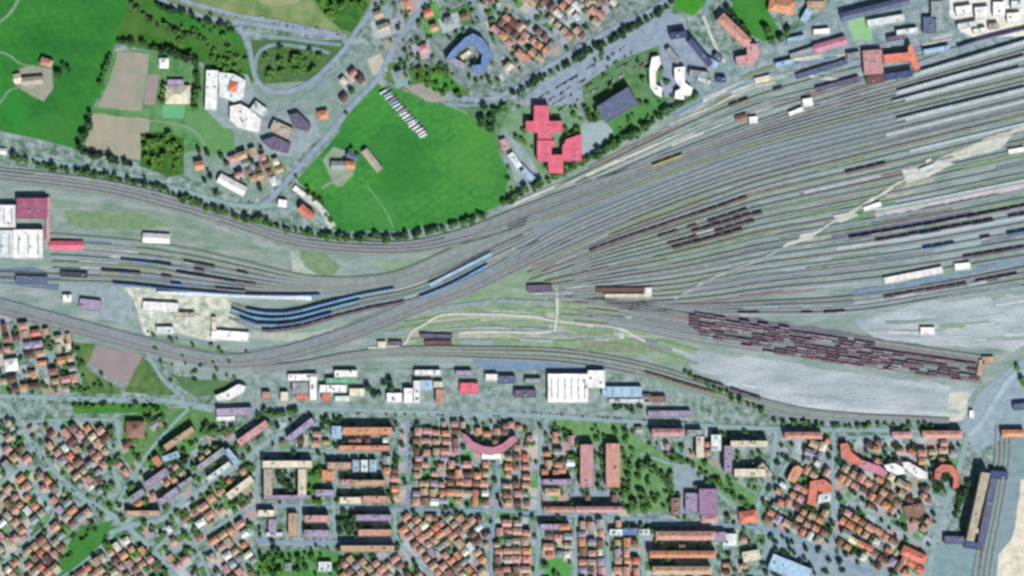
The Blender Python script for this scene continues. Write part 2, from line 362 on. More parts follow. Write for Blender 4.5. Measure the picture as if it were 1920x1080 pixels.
area('plaza', [(1430,985),(1500,1000),(1560,1030),(1740,1060),(1740,1140),(1430,1140)], M('plaza', (130,156,170), (158,178,194), 10), 2)
area('plaza', [(1752,1020),(1835,1020),(1832,1140),(1740,1140)], M('plaza_east', (120,152,160), (142,168,174), 10), 2)
area('railway_cutting', [(1870,845),(1990,760),(1990,1200),(1820,1200),(1840,1080)], M('cutting_gravel', (118,148,156), (146,168,176), 9, stretch=(80,5)), 2)
area('bare_lot', [(1914,900),(1990,880),(1990,1200),(1866,1200),(1872,1040),(1896,1012),(1906,960)], M('sand_lot', (206,202,184), (246,238,222), 13, fine=.2), 3)
area('lawn', [(1888,695),(1990,650),(1990,740),(1900,745),(1884,720)], M('crossing_green', (74,146,64), (112,156,104), 10), 2)
area('crossing_ground', [(1838,735),(1960,640),(1990,760),(1830,850),(1800,800)], M('crossing_ground', (136,160,174), (164,184,196), 10), 3)

# ------------------------------------------------------------------ roads
PLZ = ZL[0]+.006; ZL[0] += .07
def road(pts, w, m=None, name='road', occ_=True, z=None): return ribbon(name, pts, w, m or ASPH, occ_=occ_, wob=.35, z=z)
road([(280,-22),(310,4),(350,20),(400,35),(480,46),(560,58),(645,70)], 9, ASPHL, 'motorway')
road([(300,-22),(335,-2),(390,14),(450,30),(520,42),(600,58),(650,68)], 8, ASPHL, 'motorway')
road([(490,66),(540,72),(600,80),(640,84)], 7, ASPH, 'slip_road')
road([(448,50),(466,82),(473,122),(484,154),(510,171),(545,171),(580,155),(615,125),(648,90),(668,58),(690,28),(712,-20)], 9, ASPHL)
road([(478,132),(482,104),(500,88),(530,84),(590,92),(618,100)], 7, ASPH, 'slip_road')
road([(815,-20),(785,22),(752,66),(728,108),(706,150),(662,196),(624,244),(584,288),(548,328),(512,368),(492,386)], 10, ASPHL)
road([(745,75),(775,40),(800,0),(805,-20)], 7, ASPH)
road([(-60,278),(0,287),(100,304),(200,321),(260,334),(330,354),(400,374),(450,386),(492,387),(530,384),(590,404),(622,428)], 9, M('lane_asphalt', (130,164,164), (156,184,182), 14))
road([(470,236),(520,214),(560,190),(600,160),(660,120)], 7, ASPH)
road([(470,240),(510,246),(560,262)], 7, ASPHL)
road([(280,226),(340,234),(375,255),(388,285),(410,310)], 6, M('farm_track', (110,154,112), (134,168,134), 12), 'farm_track')
road([(-40,92),(10,100),(36,118),(56,124)], 4, MATS['farm_track'], 'farm_track', False)
road([(-40,215),(0,192),(16,170),(40,162)], 4, MATS['farm_track'], 'farm_track', False)
road([(-40,62),(12,32),(34,0),(40,-20)], 6, MATS['farm_track'], 'farm_track', False)
road([(604,352),(640,330)], 4, BEIGE, 'farm_track', False)
road([(690,350),(722,394),(738,428)], 2.5, MATS['farm_track'], 'farm_track', False)
road([(835,178),(880,186),(925,184),(966,166),(1000,142),(1050,112),(1120,70),(1180,40),(1232,12),(1262,-20)], 9, ASPHL)
road([(835,192),(880,198),(930,190),(955,182)], 6, ASPH)
road([(1062,108),(1040,70),(1000,40),(960,10),(945,-20)], 6, ASPH)
road([(965,165),(940,130),(905,40),(880,-20)], 6, ASPH)
road([(1000,140),(960,110),(925,70)], 5, ASPH)
road([(860,40),(880,55),(935,20),(960,-20)], 5, ASPH)
road([(1340,-20),(1322,20),(1330,60),(1352,110),(1350,160),(1250,220)], 8, ASPH)
road([(1318,30),(1345,95),(1360,118)], 5, CREAM)
road([(1350,130),(1420,92),(1460,75),(1540,30),(1570,-20)], 8, ASPH)
road([(1720,-20),(1730,40),(1740,90)], 8, ASPH)
# town streets
TS = M('town_asphalt', (132,162,166), (156,182,186), 13, fine=.1)
road([(-20,745),(20,768),(58,828),(105,886),(150,930),(205,962),(242,992),(290,1035),(345,1100)], 10, TS)
road([(-20,742),(110,746),(210,750),(320,752),(400,764),(480,768),(640,768),(740,772),(860,776),(960,778),(1120,786),(1300,797),(1480,805),(1640,806),(1790,812)], 9, TS)
road([(270,650),(285,678),(306,712),(340,744),(352,768)], 7, TS)
road([(352,768),(320,800),(280,846),(245,900),(214,955)], 6, TS)
road([(-20,838),(0,830)], 6, TS)
road([(220,785),(222,830),(212,870),(226,920)], 7, TS)
road([(60,790),(140,786),(220,788)], 5, TS)
road([(206,1000),(250,984),(300,975),(350,936),(402,902),(450,868),(492,836),(545,800),(580,780)], 10, TS)
road([(90,1100),(150,1060),(215,1000)], 6, TS)
road([(290,1030),(330,1000),(400,990),(440,965),(480,952)], 6, TS)
road([(345,1010),(375,1040),(400,1100)], 6, TS)
road([(0,905),(40,880),(100,880)], 5, TS)
road([(60,905),(100,960),(60,1010),(0,1060)], 5, TS)
road([(480,852),(520,846),(600,846),(730,850),(766,852)], 6, TS)
road([(480,946),(620,950),(760,956),(860,958),(935,956),(1005,964),(1100,968),(1200,974),(1290,982),(1370,986),(1432,990)], 7, M('blue_asphalt', (124,150,176), (146,170,190), 13))
road([(484,862),(482,900),(484,950)], 6, TS)
road([(566,852),(566,900),(564,960),(560,1010)], 6, TS)
road([(628,795),(628,850),(626,950),(630,1010)], 6, TS)
road([(764,785),(766,860),(764,958)], 7, MATS['blue_asphalt'])
road([(480,1012),(540,1018),(640,1016),(745,1012)], 9, MATS['blue_asphalt'])
road([(740,958),(745,1012),(790,1060),(830,1100)], 6, TS)
road([(934,850),(932,900),(928,958),(922,1020),(920,1100)], 7, MATS['blue_asphalt'])
road([(1013,795),(1012,880),(1010,966),(1008,1030),(1004,1100)], 7, TS)
road([(1080,968),(1078,1100)], 6, TS)
road([(1140,968),(1140,1100)], 6, TS)
road([(1206,974),(1206,1100)], 6, TS)
road([(1220,985),(1345,982)], 5, TS)
road([(1455,806),(1452,850),(1440,900),(1420,950),(1425,990)], 9, TS)
road([(1490,810),(1488,850),(1468,880),(1444,925)], 7, TS)
road([(1563,808),(1562,900),(1560,1000),(1556,1100)], 7, TS)
road([(1425,990),(1480,1005),(1550,1040),(1640,1080),(1660,1100)], 9, MATS['blue_asphalt'])
road([(1563,918),(1610,950),(1680,990),(1740,1030)], 6, TS)
road([(1815,812),(1800,870),(1780,930),(1752,1010),(1738,1100)], 10, TS)
road([(1740,925),(1785,940)], 6, TS)
road([(1563,822),(1690,818),(1815,822)], 6, TS)
road([(1960,690),(1900,705),(1870,745),(1835,800),(1815,815)], 11, M('pale_road', (156,176,190), (184,200,212), 12))
road([(1330,905),(1370,945),(1430,985)], 5, TS)
road([(1300,870),(1262,870),(1200,850)], 5, TS)
# the white yard paths
PZ = lambda: 1.52+random.random()*.05
WPATH = M('white_gravel_path', (188,196,186), (224,226,216), 8)
road([(690,652),(735,650),(762,642),(770,624),(800,606),(830,591),(900,589),(1000,594),(1040,602),(1120,610),(1160,616),(1210,640)], 4.5, WPATH, 'gravel_path', False, PZ())
road([(860,626),(900,622),(1000,624),(1034,622)], 4.5, WPATH, 'gravel_path', False, PZ())
road([(1043,540),(1045,580),(1040,622)], 5, WPATH, 'gravel_path', False, PZ())
ribbon('gravel_path', [(1265,560),(1340,520),(1430,484),(1470,462)], 4.5, M('dusty_path', (156,172,164), (190,200,190), 8), wob=1.2, z=1.66)
ribbon('gravel_path', [(1470,462),(1510,446),(1570,412),(1640,370),(1700,335),(1740,312)], 5.5, WPATH, wob=2, z=1.97)
for q in ([(1690,318),(1722,316),(1762,300),(1790,306),(1740,332),(1700,344)], [(1735,300),(1745,296),(1750,318),(1738,322)], [(1780,290),(1850,262),(1900,250),(1880,276),(1800,300)], [(1560,404),(1600,396),(1610,404),(1575,418)], [(1620,384),(1650,378),(1645,392),(1618,398)], [(1500,440),(1535,432),(1520,450),(1496,454)]):
    area('bare_patch', q, WPATH, 2, z=1.975)
ribbon('loading_bank', [(1700,325),(1740,312),(1790,292),(1850,266),(1960,230)], 14, M('cream_bank', (184,190,182), (214,212,202), 10), wob=1.5, z=PZ())
ribbon('loading_bank', [(1640,402),(1720,386),(1800,370),(1880,355),(1960,345)], 12, M('pinkish_bank', (178,184,190), (214,206,210), 16), wob=1.5, z=PZ())
ribbon('grass_strip', [(1590,412),(1640,395),(1680,380)], 13, M('yard_grass', (70,138,82), (120,166,128), 9), wob=1.5, z=PZ())
ribbon('gravel_path', [(960,385),(1020,358),(1080,335),(1130,310),(1170,300)], 5, WPATH, wob=.8, z=PZ())
ribbon('gravel_path', [(1110,335),(1150,315),(1210,290),(1300,250)], 5, M('pale_dirt', (160,176,172), (186,196,192), 10), wob=.8, z=PZ())
for pts, w, m in [  # wide bands of ballast seen as grey streaks across the yard
    ([(-60,322),(0,332),(100,344),(200,358),(300,380),(400,408),(480,436),(560,458),(640,468),(740,467),(860,448),(980,412)], 20, PURP),
    ([(-60,560),(0,574),(60,590),(140,612),(260,642),(380,671),(450,676),(530,662),(610,640),(700,604),(780,572),(860,542),(950,500),(1040,448)], 30, SLATE),
    ([(960,470),(1040,425),(1150,380),(1260,335),(1350,308),(1440,285),(1560,262),(1680,235)], 62, SLATE),
    ([(1000,500),(1060,492),(1150,462),(1280,410),(1390,368),(1480,338)], 9, BRST),
    ([(1290,600),(1400,616),(1560,640),(1700,664),(1836,690)], 40, M('plum_ballast', (112,104,118), (146,136,146), 9, stretch=(-8,4))),
    ([(1560,448),(1640,436),(1760,412),(1860,392),(1960,376)], 16, M('dark_purple_ballast', (104,110,130), (126,128,148), 10)),
    ([(1600,550),(1700,535),(1800,512),(1960,480)], 12, M('blue_ballast', (110,138,160), (136,164,182), 10)),
    ([(1280,545),(1440,520),(1600,500),(1750,470)], 14, PURP)]:
    ribbon('ballast_bed', pts, w, m, wob=2)

# ------------------------------------------------------------------ tracks
ZT = round(ZL[0]+.9, 2)
def fam(top, bot, t): return [(a[0]+(b[0]-a[0])*t, a[1]+(b[1]-a[1])*t) for a, b in zip(top, bot)]
NT = [(-80,306),(0,316),(200,340),(400,390),(560,441),(740,455),(860,433),(980,388),(1100,344),(1250,290),(1440,222),(1680,148),(1940,70)]
NB = [(-80,330),(0,340),(200,366),(400,418),(560,466),(740,478),(860,462),(980,428),(1100,386),(1250,330),(1440,268),(1680,204),(1940,140)]
ST = [(-80,545),(0,562),(130,597),(260,632),(380,662),(450,666),(530,652),(620,626),(700,596),(780,562),(860,532),(940,492),(1040,432),(1150,384),(1300,325),(1440,276),(1680,214),(1940,150)]
SB = [(-80,572),(0,588),(130,622),(260,656),(380,682),(450,688),(540,674),(630,648),(720,614),(800,580),(880,550),(960,512),(1060,466),(1170,420),(1310,366),(1440,326),(1680,264),(1940,200)]
CT = [(990,512),(1060,480),(1150,440),(1250,402),(1350,366),(1440,336),(1680,275),(1940,212)]
CB = [(1000,562),(1060,566),(1150,568),(1250,566),(1350,556),(1440,543),(1680,518),(1940,478)]
FT = [(95,440),(220,450),(340,466),(450,490),(560,516),(650,522),(740,512),(820,480),(900,444),(990,408)]
FB = [(-60,522),(100,528),(220,532),(340,544),(460,552),(590,553),(700,545),(800,520),(880,486),(980,440)]
GT = [(436,570),(480,584),(540,586),(600,572),(680,552),(760,536),(840,506),(920,466),(1000,430)]
GB = [(430,596),(490,620),(560,614),(620,598),(700,578),(760,566),(840,536),(920,494),(1010,450)]
ET = [(470,690),(560,680),(660,662),(760,652),(900,652),(1050,656),(1180,676),(1300,708),(1440,752),(1560,774),(1780,786)]
EB = [(480,702),(560,692),(660,676),(760,668),(900,672),(1050,680),(1180,700),(1300,734),(1430,770),(1560,786),(1780,796)]
WT = [(1060,556),(1160,566),(1300,588),(1440,610),(1640,640),(1840,669)]
WB = [(1050,600),(1160,612),(1300,640),(1440,660),(1640,690),(1840,718)]
HT = [(1120,560),(1280,572),(1440,566),(1600,556),(1760,532),(1960,494)]
HB = [(1160,578),(1290,586),(1440,588),(1600,584),(1760,560),(1960,530)]
T = {}
rb = lambda: random.choice([BED1, BED2, BED3, BED2, BED1, WEED2, BRST])
def family(k, top, bot, n, bed=None, starts=None):
    for i in range(n):
        c = smooth(fam(top, bot, i/(n-1)))
        if starts: c = [p for p in c if p[0] >= starts(i)]
        T[k, i] = track(c, bed or rb(), sm=False, bedw=random.choice([3.4, 4.2, 5]))
family('N', NT, NB, 8, starts=lambda i: -90 if i % 2 == 0 else 800+30*i)
family('S', ST, SB, 6, bed=BED3)
family('C', CT, CB, 18, starts=lambda i: 985+(i*37 % 5)*28)
family('F', FT, FB, 8, starts=lambda i: 95 if i < 6 else -90)
family('G', GT, GB, 4)
family('E', ET, EB, 4, bed=WEED2)
family('W', WT, WB, 10, starts=lambda i: 1050+(i*53 % 7)*22)
family('H', HT, HB, 4)
for k, pts in enumerate([[(1040,352),(1130,310),(1200,276),(1330,216),(1440,174),(1560,140),(1650,118)], [(1080,346),(1180,300),(1330,232),(1440,190),(1560,160),(1650,142)],
                         [(1120,340),(1200,304),(1330,250),(1440,208),(1560,172),(1720,118),(1820,80),(1940,50)]]):
    T['A', k] = track(pts, BED2)
for k in range(4):
    T['R', k] = track([(1868+9*k,800),(1866+9*k,860),(1852+9*k,950),(1832+10*k,1040),(1818+11*k,1120)], PALE)
for top, bot, t, x0, x1 in [(NT,NB,.07,1700,1950),(NT,NB,.5,1680,1950),(NT,NB,.79,1690,1950),(ST,SB,.3,1690,1950),(ST,SB,.7,1660,1950),(CT,CB,.06,1700,1950),(CT,CB,.46,1640,1950),(CT,CB,.72,1560,1950)]:
    c = [p for p in smooth(fam(top, bot, t)) if x0 <= p[0] <= x1]
    ribbon('platform', c, 5.5, M('platform_paving', (172,188,194), (200,212,218), 8), sm=False, z=ZT+.3)
# weeds, dust and oil between the tracks: uneven ribbons that follow the same curves
def streaks(top, bot, n, x0, x1, mats, wr=(2, 6), lr=(50, 260), zz=None):
    for _ in range(n):
        c = smooth(fam(top, bot, random.uniform(-.05, 1.05))); a = random.uniform(x0, x1); b = a+random.uniform(*lr)
        c = [p for p in c if a <= p[0] <= b]
        if len(c) > 4: ribbon('trackside_streak', c, random.uniform(*wr), random.choice(mats), sm=False, wob=.6, z=(ZL[0] if zz is None else zz)+random.uniform(.01, .14))
STM = [WEED, WEED2, WEED, PALE, BED3, BED1, PURP, SLATE, BRST]
streaks(NT, NB, 46, 0, 1850, [PURP, SLATE, WEED2, BED3, PALE])
streaks(ST, SB, 40, 0, 1850, [SLATE, BED3, BED2, PURP, WEED2])
streaks(CT, CB, 110, 990, 1880, [WEED, WEED2, PURP, PALE, BED3, BED1, BRST, WEED])
streaks(FT, FB, 60, 60, 900, [WEED, WEED2, BED3, PALE, BLUEY, BED2], (3, 8), (40, 160))
streaks(GT, GB, 14, 430, 960, [BLUEY, PALE, BED3, WEED2, CREAM])
streaks(ET, EB, 40, 480, 1700, [WEED, WEED2, PALE, BED3, BED2, BLUEY])
streaks(WT, WB, 40, 1060, 1800, [BED3, MATS['plum_ballast'], PALE, BRST, WEED2])
streaks(HT, HB, 30, 1150, 1880, [PURP, PALE, WEED2, BED1, BED2])
streaks([(1040,340),(1200,260),(1330,205),(1440,160),(1700,130)], [(1080,360),(1220,310),(1340,262),(1440,230),(1700,180)], 26, 1060, 1600, [WEED2, PALE, BRST, BED2, CREAM])
streaks([(1240,215),(1330,170),(1440,120),(1560,95),(1780,60)], [(1300,225),(1400,170),(1500,150),(1620,165),(1800,110)], 40, 1240, 1780, [PALE, ASPHL, BLUEY, WEED2, CREAM, BED2], (3, 8), (40, 130))
streaks([(700,600),(900,570),(1000,570),(1250,590)], [(700,650),(900,640),(1000,650),(1250,660)], 34, 700, 1200, [WEED, WEED2, PALE, WEED, BED2], (4, 11), (40, 180))
streaks([(1060,575),(1170,580),(1300,600)], [(1040,650),(1170,650),(1310,690)], 20, 1050, 1250, [WEED, WEED2, PALE, PURP], (4, 9), (40, 120))
streaks([(1600,590),(1760,575),(1930,545)], [(1640,640),(1800,650),(1930,650)], 20, 1600, 1890, [PALE, PALE, WEED, YARD, MATS['lower_gravel'], MATS['bright_gravel']], (4, 11), (40, 160), .55)
streaks([(1300,670),(1480,690),(1820,730)], [(1420,760),(1560,780),(1790,795)], 12, 1310, 1740, [PALE, MATS['bright_gravel'], PALE, MATS['lower_gravel']], (5, 12), (80, 240), .55)

# ------------------------------------------------------------------ rolling stock (one mesh each at this size)
WHEEL = M('wheel_steel', (58,60,64), var=.1)
def roofprof(w, h, r): return [(-w/2, 1.0), (w/2, 1.0), (w/2, h-r), (w*.36, h-r*.35), (w*.16, h), (-w*.16, h), (-w*.36, h-r*.35), (-w/2, h-r)]
def bogies(mb, L, mi=1):
    for s in (-1, 1):
        cx = s*(L/2-2.6)
        mb.box(cx-1.5, -1.15, .35, cx+1.5, 1.15, .95, mi)
        for q in (-.9, .9):
            for y in (-.75, .75):
                b = len(mb.v); n = 10
                for yy in (y-.07, y+.07):
                    for k in range(n): mb.v.append((cx+q+.45*math.cos(k*2*math.pi/n), yy, .45+.45*math.sin(k*2*math.pi/n)))
                mb.quad(*[b+k for k in range(n)], mi=mi); mb.quad(*[b+n+n-1-k for k in range(n)], mi=mi)
                for k in range(n): mb.quad(b+k, b+(k+1) % n, b+n+(k+1) % n, b+n+k, mi=mi)
STOCK = {}
def stock(kind):
    if kind in STOCK: return STOCK[kind]
    typ, colr = kind
    m = M('wagon_'+colr[0], colr[1], var=.16, scale=4, rough=.6, objvar=.3); dark = M('wagon_inside', (112,96,106), (150,132,140), 2.5, objvar=.35)
    mb = MB()
    if typ == 'open':
        L, w, h = 13.6, 2.9, 3.3; mb.box(-L/2, -w/2, .95, L/2, w/2, 1.3, 1)
        for y in (-w/2, w/2-.12): mb.box(-L/2, y, 1.3, L/2, y+.12, h)
        for x in (-L/2, L/2-.12): mb.box(x, -w/2+.12, 1.3, x+.12, w/2-.12, h)
        mb.box(-L/2+.12, -w/2+.12, 1.3, L/2-.12, w/2-.12, 2.5, 2)
        for k in range(7):
            x = -L/2+.8+k*(L-1.6)/6
            for y in (-w/2-.08, w/2): mb.box(x, y, 1.3, x+.14, y+.08, h-.15)
    elif typ == 'covered':
        L, w, h = 14.2, 2.9, 4.2; mb.prism(roofprof(w, h, .7), -L/2, L/2)
        mb.box(-L/2-.5, -.2, .9, L/2+.5, .2, 1.2, 1); mb.box(-1.6, w/2, 1.2, 1.6, w/2+.07, 3.2, 1); mb.box(-1.6, -w/2-.07, 1.2, 1.6, -w/2, 3.2, 1)
    else:
        L, w, h = 25.4, 2.95, 4.2; mb.prism(roofprof(w, h, .8), -L/2, L/2)
        for y in (-w/2-.03, w/2): mb.box(-L/2+1.5, y, 2.1, L/2-1.5, y+.03, 3.0, 2)
        for x in (-8, -2.7, 2.7, 8): mb.box(x-1.1, -.55, h-.06, x+1.1, .55, h+.22, 1)
        mb.box(-L/2-.45, -.7, 1, L/2+.45, .7, 3.6, 1)
    bogies(mb, L)
    name = {'open': 'freight_wagon', 'covered': 'covered_wagon', 'coach': 'passenger_coach'}[typ]
    STOCK[kind] = (mb.mesh(name, [m, WHEEL, dark]), L, name, {'open': 'freight wagon', 'covered': 'covered wagon', 'coach': 'coach'}[typ])
    return STOCK[kind]
def rake(key, x0, x1, kinds, label, group, gap=0.0, jump=(10, 60)):
    c = [p for p in T[key] if x0-12 <= p[0] <= x1+12]
    if len(c) < 2: return
    acc = [0]
    for a, b in zip(c, c[1:]): acc.append(acc[-1]+math.hypot(b[0]-a[0], b[1]-a[1])*S)
    def at(s):
        for i in range(len(c)-1):
            if acc[i+1] >= s:
                t = (s-acc[i])/(acc[i+1]-acc[i]); return c[i][0]+(c[i+1][0]-c[i][0])*t, c[i][1]+(c[i+1][1]-c[i][1])*t
        return c[-1]
    s = 2.0
    while True:
        if gap and random.random() < gap: s += random.uniform(*jump)
        me, L, nm, cat = stock(random.choice(kinds))
        if s+L > acc[-1]: break
        a = at(s+2.5); b = at(s+L-2.5)
        x, y = P((a[0]+b[0])/2, (a[1]+b[1])/2)
        o = link(nm, me, None, (x, y, ZT+.16), math.atan2(a[1]-b[1], b[0]-a[0]))
        tag(o, label, cat, group)
        s += L+1.1
brown = ('brown', (152,120,122)); plum = ('plum', (142,124,142)); rust = ('rust', (156,102,98)); grey = ('grey', (150,150,156)); dark = ('dark', (84,84,100))
blue = ('blue', (104,158,214)); navy = ('navy', (84,118,172)); lblue = ('light_blue', (96,166,232)); silver = ('silver', (178,192,202)); white = ('white', (224,228,226)); redd = ('red', (150,70,72))
FRT = [('open', brown), ('open', plum), ('open', rust), ('covered', plum), ('open', dark), ('open', grey), ('covered', grey), ('open', plum), ('covered', ('mauve', (150,130,146)))]
ordw = 'first second third fourth fifth sixth seventh eighth ninth tenth eleventh twelfth thirteenth fourteenth fifteenth sixteenth seventeenth eighteenth nineteenth twentieth'.split()
wx = [(1310,1490),(1296,1640),(1296,1660),(1300,1834),(1300,1700),(1312,1836),(1320,1836),(1345,1836),(1395,1836),(1440,1834)]
for i, (a, b) in enumerate(wx):
    rake(('W', i), a, b, FRT, f'brown and plum freight wagon in the {ordw[i]} row from the top of the wagon-filled sidings', f'freight wagons in the {ordw[i]} row of the full sidings', gap=.16, jump=(8, 40))
rake(('C', 2), 1060, 1400, [('open', rust), ('open', brown), ('open', redd)], 'rust red wagon in the long dark train slanting across the middle of the yard', 'wagons of the long rust red train')
rake(('C', 2), 1590, 1660, [('open', rust), ('open', dark)], 'rusty wagon in the short cut standing beyond the long red train', 'wagons of the short rusty cut')
for i, (a, b) in {4: (1240,1420), 5: (1300,1470), 6: (1260,1440), 7: (1270,1400)}.items():
    rake(('C', i), a, b, [('open', rust), ('open', brown), ('open', plum)], f'dark wagon in the broken {ordw[i-4]} string below the long rust red train', f'dark wagons of the {ordw[i-4]} broken string', gap=.2, jump=(8, 26))
for i, (a, b) in {11: (1600,1935), 12: (1650,1935)}.items():
    rake(('C', i), a, b, [('covered', plum), ('covered', grey), ('covered', dark)], f'dark slate wagon in the {"upper" if i == 11 else "lower"} of the twin strings beside the pale loading bank', f'slate wagons of the {"upper" if i == 11 else "lower"} twin string', gap=.06)
rake(('C', 14), 1700, 1935, [('covered', navy), ('covered', grey)], 'blue grey covered wagon between the twin slate strings and the white sheds', 'blue grey wagons by the white sheds', gap=.2)
rake(('C', 16), 1810, 1935, [('open', dark), ('open', rust), ('open', blue)], 'dark wagon in the short string above the small white shed', 'dark wagons above the small white shed')
rake(('H', 1), 1660, 1915, [('open', dark), ('open', brown), ('covered', grey)], 'dark wagon in the lone string climbing past the pale gravel plain', 'dark wagons past the gravel plain', gap=.1)
rake(('H', 3), 1385, 1600, [('covered', grey)], 'grey covered wagon in the string above the brown wagon rows', 'grey wagons above the brown rows', gap=.3)
NAMES = ['topmost', 'second', 'third', 'fourth']
for q, (k, a) in enumerate([(('N', 0), 1730), (('N', 3), 1690), (('N', 5), 1680), (('S', 1), 1690)]):
    rake(k, a, 1935, [('coach', silver)], f'pale silver coach in the {NAMES[q]} of the parallel passenger trains at the station throat', f'coaches of the {NAMES[q]} passenger train')
rake(('A', 2), 1800, 1935, [('coach', ('violet', (92,88,140)))], 'violet coach of the train nearest the white building site', 'violet coaches by the building site')
rake(('G', 0), 470, 740, [('coach', blue)], 'blue coach in the upper of the blue trains on the curve', 'coaches of the upper blue train')
rake(('G', 1), 445, 700, [('coach', blue), ('coach', ('teal', (104,172,204)))], 'blue or teal coach in the middle blue train on the curve', 'coaches of the middle blue train')
rake(('G', 2), 455, 640, [('coach', navy), ('coach', blue)], 'dark or mid blue coach in the short lower train on the curve', 'coaches of the lower blue train')
rake(('G', 3), 500, 750, [('open', brown), ('open', rust), ('open', plum)], 'brown wagon in the train just below the blue coaches', 'brown wagons below the blue coaches')
rake(('G', 3), 790, 915, [('coach', lblue)], 'bright blue coach of the lone train beside the cream ash strip', 'bright blue coaches of the lone train')
rake(('F', 7), 215, 590, [('coach', navy)], 'navy coach in the long train beside the pale depot platform', 'coaches of the long navy train')
for i, (a, b) in {2: (350,470), 3: (230,420), 4: (300,480), 5: (150,330), 6: (330,500)}.items():
    rake(('F', i), a, b, [('covered', grey), ('open', plum), ('covered', navy), ('coach', grey)], f'grey or purple vehicle on the {ordw[i-2]} siding of the western depot', f'vehicles on the {ordw[i-2]} depot siding', gap=.4, jump=(10, 50))
rake(('E', 2), 1215, 1335, [('open', rust), ('open', brown)], 'rusty wagon in the short string curving past the blue goods shed', 'rusty wagons on the southern curve')
rake(('E', 0), 1310, 1430, [('open', dark), ('open', grey)], 'dark wagon in the string along the edge of the gravel plain', 'dark wagons along the gravel plain', gap=.15)
rake(('A', 0), 1370, 1460, [('open', brown), ('open', rust), ('covered', ('orange', (190,120,80)))], 'orange brown wagon in the short string near the white hut', 'orange brown wagons near the hut', gap=.3)
rake(('N', 2), 1230, 1290, [('covered', ('ochre', (170,160,84)))], 'ochre covered wagon alone at the top edge of the grey ballast', 'ochre wagons')

# ------------------------------------------------------------------ buildings
PAL = {  # roof colours as they look in sunlight
 'salmon': (206,156,142), 'orange': (216,154,120), 'coral': (220,132,112), 'brown': (148,114,102), 'pink': (204,156,158), 'tan': (196,168,142), 'cream': (228,222,200),
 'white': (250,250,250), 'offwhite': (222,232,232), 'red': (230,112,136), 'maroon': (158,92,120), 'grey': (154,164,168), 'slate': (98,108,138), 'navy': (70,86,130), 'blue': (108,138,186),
 'pale blue': (168,200,226), 'lilac': (168,156,186), 'mauve': (160,128,164), 'dark brown': (112,84,80), 'dark': (64,72,84), 'mint': (120,190,150), 'beige': (184,176,158), 'rose': (204,138,158), 'purple': (110,100,128)}
def ROOF(c):
    new = 'roof_'+c.replace(' ', '_') not in MATS
    m = ROOF0(c)
    if new:
        nt = m.node_tree; N = nt.nodes; L = nt.links; b = N['Principled BSDF']; src = b.inputs['Base Color'].links[0].from_socket
        tc = N.new('ShaderNodeTexCoord'); mp = N.new('ShaderNodeMapping'); mp.inputs['Scale'].default_value = (.30, .035, .05); L.new(tc.outputs['Object'], mp.inputs['Vector'])
        n = N.new('ShaderNodeTexNoise'); n.inputs['Scale'].default_value = 1; n.inputs['Detail'].default_value = 4; n.inputs['Roughness'].default_value = .7; L.new(mp.outputs['Vector'], n.inputs['Vector'])
        mr = N.new('ShaderNodeMapRange'); mr.inputs['From Min'].default_value = .3; mr.inputs['From Max'].default_value = .7; mr.inputs['To Min'].default_value = .84; mr.inputs['To Max'].default_value = 1.14; L.new(n.outputs['Fac'], mr.inputs['Value'])
        sv = N.new('ShaderNodeVectorMath'); sv.operation = 'SCALE'; L.new(src, sv.inputs[0]); L.new(mr.outputs['Result'], sv.inputs['Scale']); L.new(sv.outputs[0], b.inputs['Base Color'])
    return m
def ROOF0(c): return M('roof_'+c.replace(' ', '_'), PAL[c], var=.2, scale=7, rough=.8 if c not in ('white', 'offwhite', 'pale blue') else .55, objvar=.10, fine=.10)
WALLC = [M('wall_cream', (196,188,172), objvar=.15), M('wall_grey', (164,166,164), objvar=.15), M('wall_ochre', (190,168,136), objvar=.15)]
PLANT = M('plant_metal', (160,168,174), rough=.5); GLASS = M('roof_glass', (120,140,158), rough=.15); CHIM = M('chimney_brick', (120,84,76))
def gable_mb(L, W, h, rise, hip=False, over=.35):
    mb = MB(); a, b = L/2+over, W/2+over; e = min(b, a*.9) if hip else 0
    t = .18
    mb.v = [(-a,-b,h),(a,-b,h),(a,b,h),(-a,b,h),(-a+e,0,h+rise),(a-e,0,h+rise),(-a,-b,h-t),(a,-b,h-t),(a,b,h-t),(-a,b,h-t)]
    for f in ((0,1,5,4),(2,3,4,5),(0,4,3),(1,2,5),(6,7,1,0),(7,8,2,1),(8,9,3,2),(9,6,0,3),(9,8,7,6)): mb.f.append(f); mb.mi.append(0)
    return mb
def wall_mb(L, W, h):
    mb = MB(); a, b = L/2, W/2
    mb.v = [(-a,-b,0),(a,-b,0),(a,b,0),(-a,b,0),(-a,-b,h),(a,-b,h),(a,b,h),(-a,b,h)]
    for f in ((0,1,5,4),(1,2,6,5),(2,3,7,6),(3,0,4,7)): mb.f.append(f); mb.mi.append(0)
    return mb
MESHC = {}
